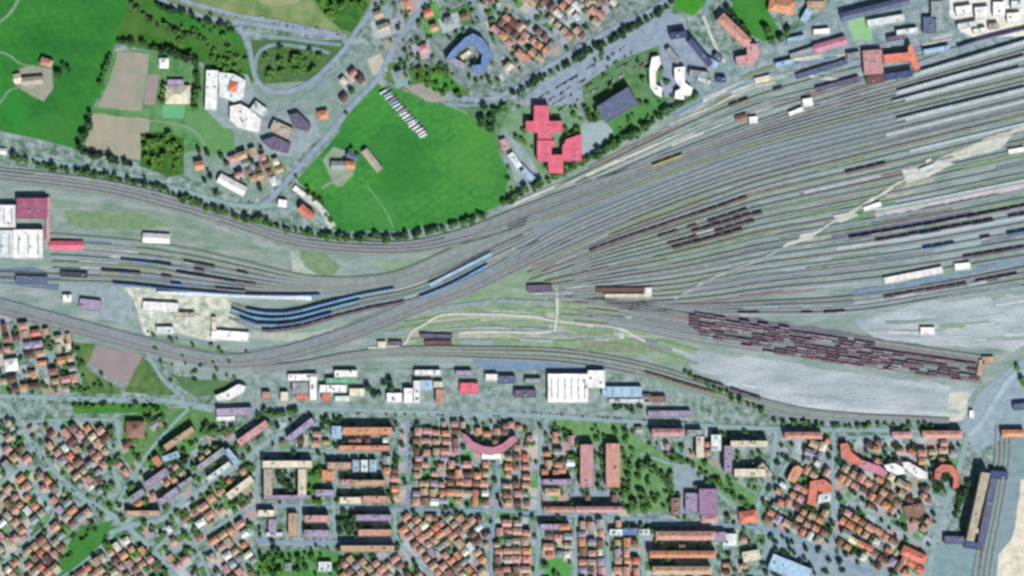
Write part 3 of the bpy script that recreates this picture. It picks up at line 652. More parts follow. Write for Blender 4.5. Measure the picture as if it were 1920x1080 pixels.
def house(px, py, L, W, ang, colr, label, group, hip=False, h=None, name='house', cat='house', st=True, chim=True):
    L = round(L*S/1.5)*1.5; W = round(W*S/1.5)*1.5; h = h or random.choice([6.2, 7.4, 8.6, 9.4]); h = round(h, 1)
    r = root(name, px, py, label, cat, group, ang)
    k = ('w', L, W, h); wm = random.choice(WALLC)
    if (k, wm.name) not in MESHC: MESHC[k, wm.name] = wall_mb(L, W, h).mesh('wall', [wm])
    link('wall', MESHC[k, wm.name], r)
    k = ('r', L, W, h, hip, colr)
    if k not in MESHC: MESHC[k] = gable_mb(L, W, h, W*.24, hip).mesh('roof', [ROOF(colr)])
    ro = link('roof', MESHC[k], r)
    if chim:
        k = ('c', L, W, h)
        if k not in MESHC:
            mb = MB(); mb.box(L*.18, W*.12, h+.3, L*.18+.9, W*.12+.9, h+W*.24+.9); mb.box(L*.18+.2, W*.12+.2, h+W*.24+.9, L*.18+.7, W*.12+.7, h+W*.24+1.2); MESHC[k] = mb.mesh('chimney', [CHIM])
        link('chimney', MESHC[k], ro)
    if st: stamp(px, py, L/S, W/S, ang)
    return r
def bld(name, cat, label, px, py, L, W, ang=0, h=10, colr='grey', roof='flat', group=None, units=3, lights=0):
    stamp(px, py, L, W, ang); L *= S; W *= S
    r = root(name, px, py, label, cat, group, ang)
    rng = random.Random(int(px*7+py*13))
    link('wall', wall_mb(L, W, h).mesh('wall', [rng.choice(WALLC)]), r)
    if roof == 'flat':
        mb = MB(); a, b, t = L/2+.15, W/2+.15, .45
        mb.box(-a, -b, h-.1, a, b, h)
        mb.box(-a, -b, h, a, -b+t, h+.6); mb.box(-a, b-t, h, a, b, h+.6); mb.box(-a, -b+t, h, -a+t, b-t, h+.6); mb.box(a-t, -b+t, h, a, b-t, h+.6)
        ro = link('roof', mb.mesh('roof', [ROOF(colr)]), r)
        for _ in range(units):
            s1, s2, s3 = rng.uniform(1.2, 3.2), rng.uniform(1.2, 2.6), rng.uniform(.9, 2.4)
            x, y = rng.uniform(-L/2+3, L/2-3), rng.uniform(-W/2+2.4, W/2-2.4) if W > 6 else 0
            mb = MB(); mb.box(x-s1/2, y-s2/2, h, x+s1/2, y+s2/2, h+s3); mb.box(x-s1/2-.1, y-s2/2-.1, h+s3, x+s1/2+.1, y+s2/2+.1, h+s3+.12)
            link('rooftop_unit', mb.mesh('rooftop_unit', [PLANT]), ro)
    elif roof in ('gable', 'hip'):
        ro = link('roof', gable_mb(L, W, h, W*.22, roof == 'hip', .4).mesh('roof', [ROOF(colr)]), r)
        n = max(1, int(L/14))
        for i in range(n if units else 0):
            x = -L/2+L*(i+.5)/n; y = W*.14
            mb = MB(); mb.box(x-.5, y-.5, h+.3, x+.5, y+.5, h+W*.22+.8); mb.box(x-.3, y-.3, h+W*.22+.8, x+.3, y+.3, h+W*.22+1.1)
            link('chimney', mb.mesh('chimney', [CHIM]), ro)
    else:                                   # 'shed': several low ridges side by side along the length
        mb = MB(); n = max(1, round(L/18)); w = L/n; b = W/2+.3
        for i in range(n):
            x = -L/2+i*w; q = len(mb.v)
            mb.v += [(x,-b,h),(x+w/2,-b,h+1.6),(x+w,-b,h),(x,b,h),(x+w/2,b,h+1.6),(x+w,b,h)]
            for f in ((0,1,4,3),(1,2,5,4),(0,2,1),(3,4,5)): mb.f.append(tuple(q+k for k in f)); mb.mi.append(0)
        ro = link('roof', mb.mesh('roof', [ROOF(colr)]), r)
        for i in range(n):
            x = -L/2+(i+.5)*w; mb = MB(); mb.box(x-.5, -W*.3, h+1.5, x+.5, W*.3, h+2.0); link('ridge_vent', mb.mesh('ridge_vent', [PLANT]), ro)
    for i in range(lights):
        x = -L/2+L*(i+.5)/lights; mb = MB(); z = h+.02; mb.box(x-.7, -W*.36, z, x+.7, W*.36, z+.3, taper=.2)
        link('skylight', mb.mesh('skylight', [GLASS]), ro)
    return r
def pbld(name, cat, label, pts, h, colr, group=None, units=2):
    cx = sum(p[0] for p in pts)/len(pts); cy = sum(p[1] for p in pts)/len(pts); stamp_poly(pts)
    r = root(name, cx, cy, label, cat, group)
    loc = [((x-cx)*S, (cy-y)*S) for x, y in pts]
    if sum(a[0]*b[1]-b[0]*a[1] for a, b in zip(loc, loc[1:]+loc[:1])) < 0: loc.reverse()
    n = len(loc); mb = MB(); mb.v = [(x, y, 0) for x, y in loc]+[(x, y, h) for x, y in loc]
    for i in range(n): mb.quad(i, (i+1) % n, n+(i+1) % n, n+i)
    link('wall', mb.mesh('wall', [WALLC[int(cx) % 3]]), r)
    bm = bmesh.new(); f = bm.faces.new([bm.verts.new((x, y, h)) for x, y in loc]); bm.normal_update()
    e = bmesh.ops.extrude_face_region(bm, geom=[f]); top = [g for g in e['geom'] if isinstance(g, bmesh.types.BMFace)]
    bmesh.ops.translate(bm, vec=(0, 0, .6), verts=[v for v in e['geom'] if isinstance(v, bmesh.types.BMVert)])
    bmesh.ops.recalc_face_normals(bm, faces=bm.faces)
    bmesh.ops.inset_region(bm, faces=top, thickness=.45, depth=0)
    bmesh.ops.translate(bm, vec=(0, 0, -.5), verts=list({v for fc in top for v in fc.verts}))
    me = bpy.data.meshes.new('roof'); bm.to_mesh(me); bm.free(); me.materials.append(ROOF(colr))
    ro = link('roof', me, r)
    rng = random.Random(int(cx*3+cy)); k = 0
    for _ in range(60):
        if k >= units: break
        x = rng.uniform(min(p[0] for p in pts), max(p[0] for p in pts)); y = rng.uniform(min(p[1] for p in pts), max(p[1] for p in pts))
        if not all(inpoly(x+dx, y+dy, pts) for dx in (-4, 4) for dy in (-4, 4)): continue
        s1, s2 = rng.uniform(1.4, 3.4), rng.uniform(1.0, 2.2); X, Y = (x-cx)*S, (cy-y)*S
        mb = MB(); mb.box(X-s1/2, Y-1, h+.1, X+s1/2, Y+1, h+s2); mb.box(X-s1/2-.1, Y-1.1, h+s2, X+s1/2+.1, Y+1.1, h+s2+.12); link('rooftop_unit', mb.mesh('rooftop_unit', [PLANT]), ro); k += 1
    return r
AB, WH, FH, SH = ('apartment_block', 'apartment block'), ('warehouse', 'warehouse'), ('factory_hall', 'factory'), ('goods_shed', 'shed')
# western depot
bld(*WH, 'maroon roofed depot hall at the left edge above the white halls', 62, 391, 57, 38, 0, 11, 'maroon')
bld(*WH, 'white depot hall cut by the left edge, beside the maroon roof', 2, 406, 58, 42, 0, 10, 'white', lights=4)
bld(*WH, 'large white depot hall directly below the maroon roof', 55, 458, 55, 54, 0, 10, 'white', lights=3)
bld(*WH, 'greyish white depot hall at the left edge, lowest of the depot halls', 2, 458, 50, 52, 0, 9, 'offwhite', lights=3)
bld(*SH, 'pink annexe strip along the right side of the white depot hall', 91, 412, 7, 84, 0, 6, 'pink', units=0)
bld(*SH, 'long coral red shed reaching right from the depot halls', 126, 460, 62, 15, 0, 5, 'red', 'gable', units=0)
bld(*SH, 'small white roofed shed alone among the depot sidings', 294, 447, 50, 17, -3, 5, 'white', 'gable', units=0)
bld(*SH, 'long pale roofed platform shelter beside the navy train', 440, 555, 290, 8, -2, 5, 'offwhite', units=0)
for (x, y, L, W, a, c, t) in [(302,576,66,18,-3,'white','cream white shed in the cream yard left of the blue trains'),(432,630,70,18,-4,'white','big white shed at the lower tip of the cream yard'),(310,620,32,14,0,'offwhite','small pale shed between the two white sheds of the cream yard'),
        (402,608,8,26,0,'cream','narrow cream shed standing upright beside the big white shed'),(127,560,16,14,0,'white','small white shed in the grey yard by the lower main line'),(170,572,40,20,-6,'lilac','lilac roofed shed in the grey yard by the lower main line'),(60,525,60,14,-2,'slate','slate roofed shed at the left edge below the depot halls'),(140,515,50,10,-3,'dark','dark roofed shed just below the coral shed'),(345,590,40,8,0,'beige','beige shed right of the cream white shed')]:
    bld(*SH, t, x, y, L, W, a, 5.5, c, units=1)
bld(*SH, 'small white hut on top of a gravel path, near the left edge lane', 5, 284, 16, 10, -8, 4, 'white', 'gable', units=0)
# works north of the lane
bld(*FH, 'tall white factory wing standing upright left of the works yard', 398, 170, 22, 74, -2, 9, 'white', lights=0)
pbld(*FH, 'white and grey factory block joined to the tall white wing', [(411,136),(440,140),(462,152),(458,186),(440,192),(412,182)], 8, 'offwhite', units=5)
bld('workshop', 'workshop', 'small red roofed workshop in the middle of the white works', 438, 164, 16, 18, -15, 10, 'coral', 'hip', units=0)
pbld(*FH, 'stepped white factory hall below the tall wing', [(432,200),(452,196),(470,206),(492,224),(486,250),(466,246),(446,240),(432,226)], 8, 'white', units=4)
bld(*FH, 'grey white factory hall next to the stepped white hall', 486, 205, 26, 18, -35, 7, 'offwhite')
pbld(*FH, 'dark purple roofed hall beside the road at the works', [(541,216),(560,212),(584,236),(578,248),(552,240)], 8, 'purple', units=2)
pbld(*FH, 'dark purple roofed hall above the cluster of small houses', [(490,264),(516,256),(546,270),(540,288),(508,280)], 8, 'purple', units=2)
bld(*FH, 'beige roofed hall between the two dark purple halls', 528, 244, 40, 22, -25, 7, 'beige')
bld('clubhouse', 'clubhouse', 'square off-white clubhouse roof between the sports pitches', 334, 178, 46, 34, 0, 6, 'cream', 'hip', units=0)
bld('clubhouse', 'clubhouse', 'small slate and white hut just above the square clubhouse', 330, 156, 30, 12, 0, 5, 'lilac', units=0)
bld('house', 'house', 'white house at the top right corner of the grey sports pitch', 308, 119, 17, 18, 0, 6, 'white', 'hip', units=1)
bld('barn', 'barn', 'white barn roof slanting beside the lane, below the small houses', 436, 347, 56, 18, -28, 6, 'white', 'gable', units=0)
house(375, 311, 17, 15, 10, 'orange', 'orange house alone left of the white slanting barn', None)
house(606, 216, 19, 17, 10, 'orange', 'bright orange house inside the road bend beside the works', None, hip=True)
house(575, 398, 30, 14, -40, 'coral', 'coral roofed long house on the white lot at the field corner', None)
ribbon('bright_gravel', [(548,345),(570,366),(596,386),(612,405),(624,426)], 12, CREAM, wob=1)
bld(*SH, 'white shed at the head of the white lot below the field road', 562, 360, 26, 10, -38, 5, 'white', units=0)
bld(*SH, 'white shed further down the white lot beside the coral long house', 600, 388, 30, 9, -50, 5, 'offwhite', units=0)
bld(*SH, 'small white shed where the lane meets the road, left of the coral house', 530, 382, 16, 14, -10, 5, 'white', units=0)
# farms
bld('barn', 'barn', 'long beige barn slanting at the right of the farm in the green field', 698, 301, 48, 13, -52, 6, 'beige', 'gable', units=0)
house(657, 310, 18, 14, 0, 'orange', 'orange farmhouse in the farmyard of the green field', None)
bld('barn', 'barn', 'slate blue barn touching the orange farmhouse in the green field', 634, 311, 24, 16, 0, 6, 'grey', 'gable', units=0)
house(662, 293, 22, 12, -20, 'slate', 'slate roofed farm building above the orange farmhouse', None)
house(88, 118, 22, 14, -18, 'salmon', 'salmon farmhouse of the farm in the dark green field', None, hip=True)
bld('barn', 'barn', 'beige barn below the salmon farmhouse in the dark green field', 62, 152, 40, 14, 5, 6, 'beige', 'gable', units=0)
bld('barn', 'barn', 'small cream barn at the left end of the dark field farm', 34, 148, 13, 18, 10, 5, 'cream', 'gable', units=0)
# blue ring building, north suburb
pbld('school', 'school', 'blue roofed building wrapped round a courtyard in the upper suburb', [(836,112),(846,98),(872,72),(888,64),(906,74),(922,98),(922,112),(904,140),(888,138),(884,124),(902,122),(904,104),(892,90),(880,86),(862,98),(848,114)], 11, 'blue', units=3)
bld('school', 'school', 'lilac roofed wing closing the courtyard of the blue building', 856, 118, 34, 11, -28, 8, 'lilac', units=1)
bld('goods_shed', 'shed', 'cream shed inside the courtyard of the blue building', 874, 104, 20, 9, 35, 5, 'cream', units=0)
# red complex and neighbours
pbld('school', 'school', 'bright red roofed T-shaped building, upper of the two red buildings', [(1001,199),(1029,199),(1029,228),(1055,228),(1055,249),(1036,249),(1036,262),(1008,262),(1008,250),(986,246),(986,228),(1001,228)], 12, 'red', units=2)
pbld('school', 'school', 'bright red roofed angular building, lower of the two red buildings', [(1007,264),(1040,264),(1040,277),(1034,278),(1034,291),(1054,291),(1054,276),(1062,262),(1090,252),(1091,303),(1056,303),(1056,326),(1029,326),(1027,304),(1007,303)], 12, 'red', units=3)
bld('office_building', 'office', 'slate purple roofed office slab slanting in a lawn', 1157, 198, 70, 36, 32, 15, 'slate', units=5)
pbld('canopy_hall', 'hall', 'white crescent shaped roof, left of the pair by the works lawn', [(1222,108),(1236,106),(1240,120),(1230,136),(1230,160),(1242,166),(1240,184),(1228,178),(1218,164),(1217,132)], 8, 'white', units=1)
pbld('canopy_hall', 'hall', 'white bent roof, right of the pair by the works lawn', [(1264,128),(1284,126),(1284,156),(1298,166),(1296,178),(1282,188),(1264,186),(1266,172),(1276,166),(1264,150)], 8, 'white', units=1)
bld(*AB, 'slab slanting down the car park edge, its navy roof standing for cast shadow', 1312, 100, 62, 11, -50, 14, 'navy')  # dark navy roof replaces the shadow a slanting grey block would cast
bld(*AB, 'short dark navy slab at the head of the car park', 1272, 67, 30, 12, 8, 12, 'navy', units=1)
bld(*AB, 'pale roofed block between the white halls and the navy slab', 1310, 140, 36, 12, -8, 8, 'grey', units=2)
bld(*AB, 'long salmon roofed slab slanting beside the green plot', 1375, 58, 72, 19, -44, 13, 'salmon', 'hip')
pbld(*AB, 'salmon and pink L-shaped block below the long salmon slab', [(1398,82),(1420,84),(1424,104),(1412,124),(1380,122),(1378,108),(1400,104)], 10, 'pink', units=2)
for x, y, L, a, c, t in [(968,305,40,-55,'offwhite','white shed in the lorry yard left of the red buildings'),(988,326,34,-45,'pale blue','pale blue shed in the lorry yard below the white shed'),(946,272,22,-70,'pink','pinkish shed at the top of the lorry yard')]:
    bld(*SH, t, x, y, L, 12, a, 6, c, units=1)
# station side, upper right
bld(*AB, 'orange roofed house block touching the top edge beside the green plot', 1465, 12, 48, 26, -10, 10, 'orange', 'hip')
bld('station_building', 'station', 'long dark roofed building slanting along the top right edge', 1640, 18, 130, 16, 14, 10, 'slate', 'gable', units=0)
bld('station_building', 'station', 'pale green grey hall just below the long dark roof', 1660, 40, 70, 14, 10, 7, 'offwhite', units=1)
bld('station_building', 'station', 'rose roofed platform canopy near the light green court', 1556, 84, 62, 15, 16, 7, 'rose', 'gable', units=0)
bld('station_building', 'station', 'lilac grey canopy parallel to and below the rose canopy', 1510, 98, 60, 10, 18, 6, 'grey', units=0)
bld('station_building', 'station', 'small white roof beside the rose canopy', 1540, 60, 30, 10, 5, 6, 'white', units=0)
pbld('station_building', 'station', 'orange roofed station block in a hook around a small court', [(1655,104),(1700,100),(1702,86),(1708,84),(1724,130),(1712,134),(1704,116),(1656,120)], 12, 'coral', units=2)
bld('station_building', 'station', 'wing under the hook shaped station block, its roof painted navy as shade', 1683, 142, 54, 12, 8, 10, 'navy', units=1)  # navy roof tone is shadow put into the colour
bld('station_building', 'station', 'mauve grey roofed block left of the hook shaped station block', 1636, 118, 36, 46, 4, 9, 'pink', units=3)
bld('station_building', 'station', 'dark brown roofed block below the mauve grey one', 1640, 150, 32, 14, 8, 9, 'dark brown', units=1)
bld(*SH, 'slate platform shed slanting in the yard left of the station blocks', 1540, 130, 100, 9, 17, 5, 'slate', units=0)
bld(*SH, 'second slate platform shed, lower of the slanting pair', 1570, 158, 84, 8, 15, 5, 'purple', units=0)
bld(*SH, 'white zigzag shed standing in the upper sidings', 1492, 210, 28, 8, 22, 6, 'white', units=0)
bld(*SH, 'short white shed joined to the zigzag shed', 1514, 193, 18, 16, 10, 6, 'white', units=0)
bld(*SH, 'white hut between brown wagons in the upper sidings', 1412, 226, 15, 13, 5, 6, 'white', units=0)
bld(*SH, 'rusty roofed hut left of the white hut in the upper sidings', 1390, 222, 22, 12, 15, 5, 'brown', 'gable', units=0)
bld(*SH, 'pale pink shed above the hut, in the bright dirt of the upper sidings', 1430, 150, 30, 12, 12, 4, 'cream', units=0)
for x, y, L, W, a, c, t in [(1712,517,112,13,11,'white','long white goods shed among the right hand tracks'),(1804,500,29,13,5,'white','small white shed at the right end of the long white goods shed'),(1739,621,27,14,0,'white','solitary white shed on the pale gravel plain'),
        (1905,283,30,9,10,'white','white hut at the right edge of the cream bank'),(1635,388,34,9,18,'white','white roofed hut at the left of the grass strip'),(1738,316,30,9,22,'offwhite','pale hut on the cream loading bank'),(1012,541,46,13,2,'purple','dark purple hut in the middle of the yard'),
        (1164,544,92,9,0,'dark brown','long dark brown shed in the middle of the yard'),(1178,555,88,7,0,'cream','cream platform strip below the long dark brown shed'),(1215,546,13,13,0,'white','white hut at the end of the long dark brown shed'),(818,630,60,7,-2,'purple','long purple grey shed, upper of two by the white yard path'),
        (822,643,50,8,0,'dark brown','brown grey shed, lower of two by the white yard path'),(742,644,26,8,0,'purple','purple hut beside the bend of the white yard path'),(716,647,15,13,0,'cream','cream hut at the left end of the white yard path'),(1838,690,10,30,-10,'tan','tan hut beyond the right end of the wagon rows'),(1852,676,22,14,0,'tan','tan roofed hut near the crossing at the right'),(1821,777,8,15,0,'white','tiny white hut left of the crossing road'),
        (864,506,130,7,27,'pale blue','long pale blue platform shelter above the bright blue train')]:
    bld(*SH, t, x, y, L, W, a, 4.5, c, units=0)
for x, y, L, W, a, c, t in [(1262,105,34,10,-50,'grey','grey slanting roof between the car park and white halls'),(1336,120,20,14,-30,'pale blue','pale blue roof beside the navy slab end'),(1352,150,18,10,0,'navy','small navy roof at the foot of the navy slab'),(1346,108,16,10,-40,'slate','slate roof left of the pink L-shaped block'),(1320,152,26,8,-20,'offwhite','thin off-white roof below the grey block'),
        (1492,74,34,9,12,'pale blue','pale blue roof by the street left of the rose canopy'),(1512,30,26,14,60,'pale blue','pale blue roof near the top edge beside the street'),(1530,10,34,14,0,'tan','tan roof at the top edge left of the long dark roof'),(1700,60,40,10,8,'offwhite','off-white roof right of the light green court'),(1742,48,24,30,0,'slate','slate block left of the white building site'),(1755,95,50,10,10,'pale blue','pale blue shed at the head of the passenger trains'),(1680,72,34,9,10,'purple','purple roof above the hook shaped station block'),(1470,120,34,10,14,'pale blue','pale blue roof left of the slate platform sheds'),(1600,105,24,12,8,'grey','grey roof between rose canopy and mauve block'),(1756,20,22,34,0,'grey','grey block at the top edge beside the building site'),(1840,25,26,22,5,'white','white shed standing in the building site'),(1862,50,18,10,5,'beige','beige shed low in the building site'),(1806,20,30,16,8,'white','white hall at the left end of the building site'),(1812,48,36,10,10,'offwhite','off-white roof along the lower left of the building site'),(1872,18,22,26,0,'white','tall white block right of the white shed in the building site'),(1900,34,26,18,5,'white','white block at the right edge of the building site'),(1836,58,24,8,8,'white','thin white roof at the foot of the building site'),(1905,10,20,14,0,'offwhite','off-white block in the top right corner')]:
    bld('service_building', 'building', t, x, y, L, W, a, 7, c, units=1)
# goods strip south of the tracks
for x, y, L, W, a, c, t in [(568,708,54,13,0,'white','white hall with a thin roof, first of the goods halls from the left'),(588,728,12,44,0,'white','upright white hall joined to the first goods hall'),(564,728,30,22,0,'grey','grey hall inside the corner of the upright white hall'),(567,745,22,10,0,'coral','small coral roof under the grey goods hall'),
        (649,701,42,13,0,'white','white hall at the top of the goods strip'),(625,729,50,14,0,'white','long white hall in the middle of the goods strip'),(670,736,28,15,0,'cream','cream white hall right of the long white goods hall'),(643,748,28,11,0,'offwhite','short white hall below the long white goods hall'),(640,714,56,10,0,'mint','mint grey roof between the two white goods halls'),
        (740,746,28,18,0,'white','low white hall left of the upright pair of goods halls'),(766,742,16,28,0,'white','broad upright white hall in the goods strip'),(782,735,12,42,0,'white','tall upright white hall in the goods strip'),(802,699,48,10,0,'white','thin white hall along the track edge'),(800,723,22,20,0,'pale blue','pale blue hall right of the tall upright hall'),(822,721,16,11,0,'cream','small cream hall at the right of the pale blue hall'),(825,744,14,28,0,'salmon','upright salmon hall at the right end of the white group'),
        (880,728,34,20,0,'red','red roofed warehouse alone in the goods strip'),(922,708,22,13,0,'white','small white hall right of the red warehouse'),(950,712,34,14,0,'slate','slate hall beside the small white hall'),(1065,728,75,54,0,'white','very large white square warehouse'),(1118,711,32,33,0,'white','white annexe on the right shoulder of the large square warehouse'),(1166,735,74,20,0,'pale blue','pale blue long shed right of the large white warehouse'),
        (985,738,40,14,0,'purple','purple grey shed left of the large white warehouse'),(1000,715,30,10,0,'grey','grey shed above the purple grey shed'),(1180,752,76,8,0,'offwhite','thin pale shed under the pale blue long shed'),(1255,776,80,12,0,'lilac','lilac shed beside the main street, right of the pale sheds'),(1228,748,40,10,0,'brown','brown shed at the foot of the rusty wagon curve'),
        (500,742,14,14,0,'salmon','salmon hut at the left end of the goods strip'),(534,744,14,18,0,'cream','cream hut left of the first goods hall'),(612,745,14,14,0,'coral','coral hut between upright hall and short white hall'),(870,700,30,10,0,'lilac','lilac shed just above the red warehouse')]:
    bld(*WH, t, x, y, L, W, a, 9 if W > 20 else 7, c, 'flat', units=2 if L*W > 500 else (1 if L*W > 350 else 0), lights=(6 if L > 70 and W > 40 else 2 if L > 45 else 0))
pbld(*WH, 'white slanting hall at the road fork left of the goods strip', [(404,742),(424,734),(448,720),(462,724),(458,736),(432,750),(410,752)], 8, 'white', units=1)
bld(*WH, 'lilac roofed hall below the white slanting hall', 440, 772, 66, 14, 2, 8, 'lilac', units=2)
bld(*WH, 'thin white roof along the front of the lilac hall', 424, 785, 34, 8, 2, 5, 'white', units=0)
bld('house', 'house', 'white villa near the left edge below the lower main line', 23, 684, 24, 22, 8, 8, 'white', 'hip', units=1)
bld('house', 'house', 'square brown roofed villa with a dark middle beside the scrub', 255, 805, 34, 30, 0, 9, 'brown', 'hip', units=2)
# apartment slabs along the diagonal avenue
DA = 'slab apartment blocks along the diagonal avenue'
for x, y, L, W, a, c, t in [(296,896,50,14,35,'lilac','upper lilac slab left of the U-shaped court'),(258,930,34,13,35,'grey','short grey slab nearest the five-way junction'),(318,930,44,13,35,'lilac','lilac slab just below the upper lilac slab'),(398,861,62,12,36,'grey','long grey arm of the U-shaped court'),(436,855,32,11,-48,'pale blue','pale blue right arm of the U-shaped court'),(412,884,52,10,36,'offwhite','low pale row closing the U-shaped court'),
        (452,914,58,14,37,'cream','yellow cream slab on the lower side of the avenue'),(270,962,62,10,0,'tan','tan slab level across the tip of the avenue wedge'),(338,822,64,12,34,'tan','tan row slanting through the scrub park'),(476,812,66,14,35,'pink','pinkish slab slanting up to the main street'),(565,806,60,12,38,'lilac','lilac slab slanting beside the small grey square'),(322,856,32,12,20,'pale blue','pale blue roofed block by the dark trees'),(350,905,30,10,34,'grey','grey block between the avenue and lilac slab')]:
    bld(*AB, t, x, y, L, W, a, 12, c, group=DA)
# south-central blocks
CB_ = 'apartment blocks of the central quarter'
bld(*AB, 'cream north range of the square courtyard block', 540, 870, 92, 13, 0, 14, 'cream', group=CB_)
bld(*AB, 'cream west range of the square courtyard block', 504, 904, 15, 50, 0, 14, 'beige', group=CB_)
bld(*AB, 'cream east range of the square courtyard block', 568, 904, 15, 50, 0, 14, 'cream', group=CB_)
bld(*AB, 'lilac south range of the square courtyard block', 540, 932, 88, 8, 0, 10, 'lilac', group=CB_)
for x, y, L, W, c, h, t in [(690,808,92,14,'orange',14,'long orange slab next to the main street'),(632,811,18,24,'pale blue',8,'pale blue roof at the left end of the long orange slab'),(684,840,94,10,'orange',12,'second orange slab below the long orange one'),(637,873,44,13,'tan',12,'tan block left of the three glassy roofs'),(668,873,12,22,'pale blue',10,'first of three upright glassy pale roofs'),(684,873,12,22,'offwhite',10,'middle one of three upright glassy pale roofs'),(700,873,12,22,'pale blue',10,'last of three upright glassy pale roofs'),
        (692,905,60,11,'tan',15,'tan slab with a black shadow below the glassy roofs'),(655,904,28,11,'pink',13,'pink block left of the tan slab'),(658,938,40,13,'cream',13,'cream slab above the blue cross street'),(703,936,44,13,'salmon',12,'salmon slab right of the cream slab'),(617,891,24,20,'orange',9,'orange block beside the green court strip'),(610,924,34,12,'lilac',10,'lilac block below the orange one'),
        (595,972,44,13,'pink',14,'pink slab just below the blue cross street'),(595,1000,46,14,'lilac',13,'lilac slab below the pink slab'),(550,984,16,44,'tan',9,'upright tan block left of the pink slab'),(512,986,14,26,'lilac',9,'small lilac block left of the upright tan block'),(500,962,30,12,'cream',10,'cream block at the corner of the blue cross street'),(515,1002,30,8,'offwhite',5,'pale flat roof by the lilac parking street'),
        (702,970,66,11,'lilac',13,'lilac slab facing the cross street right of the dark trees'),(704,998,62,12,'salmon',13,'salmon and cream slab below the lilac slab'),(690,1028,100,12,'tan',14,'long tan slab above the zigzag houses'),(610,1062,24,18,'offwhite',7,'white boxy building in the park'),(541,1063,12,16,'grey',5,'small grey pavilion in the park')]:
    bld(*AB, t, x, y, L, W, 0, h, c, group=CB_)
pbld(*AB, 'curved pink roofed crescent beside the main street', [(866,812),(874,814),(888,828),(906,836),(926,838),(942,832),(956,820),(966,816),(972,826),(956,838),(944,848),(922,853),(900,850),(880,840)], 12, 'rose', units=3)
bld(*AB, 'bright lilac white roof under the belly of the pink crescent', 922, 856, 36, 10, 0, 8, 'white', units=0)
# east-central
for x, y, L, W, a, c, h, t in [(1100,873,24,80,0,'pink',14,'left of the twin long pink halls'),(1149,872,26,82,0,'salmon',14,'right of the twin long salmon halls'),(1122,954,86,10,0,'pink',15,'thin pink slab below the twin halls'),(1045,903,54,10,0,'lilac',14,'lilac slab left of the twin halls'),(1036,922,28,13,0,'tan',9,'tan block below the lilac slab'),(1048,955,56,10,0,'salmon',9,'thin salmon row left of the thin pink slab'),(1030,987,34,10,0,'lilac',13,'lilac half of the slab below the blue street'),(1058,987,20,10,0,'orange',13,'orange end block of the lilac slab below the street'),
        (1182,996,28,13,0,'blue',10,'bright blue roofed block in the southern grid'),(1155,998,24,12,0,'offwhite',9,'pale block left of the bright blue roof'),(1208,998,20,12,0,'offwhite',8,'pale block right of the bright blue roof'),(1284,1003,110,15,0,'salmon',15,'topmost of three long parallel slabs, salmon roofed'),(1350,1006,20,18,0,'lilac',10,'lilac block at the right end of the topmost long slab'),(1279,1038,124,12,0,'orange',15,'middle of three long parallel slabs, orange roofed'),(1278,1068,110,14,0,'tan',15,'lowest of three long parallel slabs, tan roofed'),(1368,1012,26,24,0,'offwhite',9,'pale boxy block right of the three long slabs'),
        (1327,940,34,48,0,'mauve',13,'mauve roofed school block beside the green belt'),(1298,942,26,36,0,'lilac',8,'low lilac wing left of the mauve school block'),(1266,950,16,34,0,'brown',9,'brown upright block left of the lilac wing'),(1330,972,30,14,0,'pink',8,'pink annexe at the foot of the mauve school block'),(1252,810,60,13,0,'pink',15,'pinkish slab under a black shadow at the main street'),(1302,812,28,12,0,'grey',10,'grey block right of the pinkish slab'),
        (1210,745,20,10,0,'grey',6,'small grey block at the goods yard end'),(1404,832,70,12,0,'cream',16,'cream top range of the block around the green court'),(1364,860,14,50,0,'lilac',16,'lilac left range of the block around the green court'),(1405,886,58,15,0,'cream',14,'cream lower range of the block around the green court'),(1432,884,18,30,40,'beige',12,'beige corner of the block around the green court'),(1312,838,14,40,0,'cream',12,'cream upright block above the green belt'),(1342,830,18,30,0,'offwhite',12,'off-white upright block left of the green court'),
        (1505,816,70,12,0,'salmon',13,'salmon slab on the main street, right part of town'),(1765,814,74,13,0,'salmon',13,'long salmon slab at the right end of the main street'),(1690,815,36,11,0,'pink',9,'pink slab between the salmon slabs on the main street')]:
    bld(*AB, t, x, y, L, W, a, h, c, 'flat' if c not in ('pink', 'salmon', 'orange', 'tan') or W > 20 and W > L else 'hip', group='apartment blocks of the eastern quarter')
house(1403, 968, 34, 22, 8, 'coral', 'large coral roofed house at the lower end of the green belt', None, hip=True, h=8)
bld(*AB, 'sky blue and white hall roof cut by the bottom edge', 1480, 1066, 78, 30, -22, 9, 'pale blue', units=2)
bld(*AB, 'white roofed block beside the bottom plaza', 1408, 1042, 32, 20, 10, 9, 'cream', units=2)
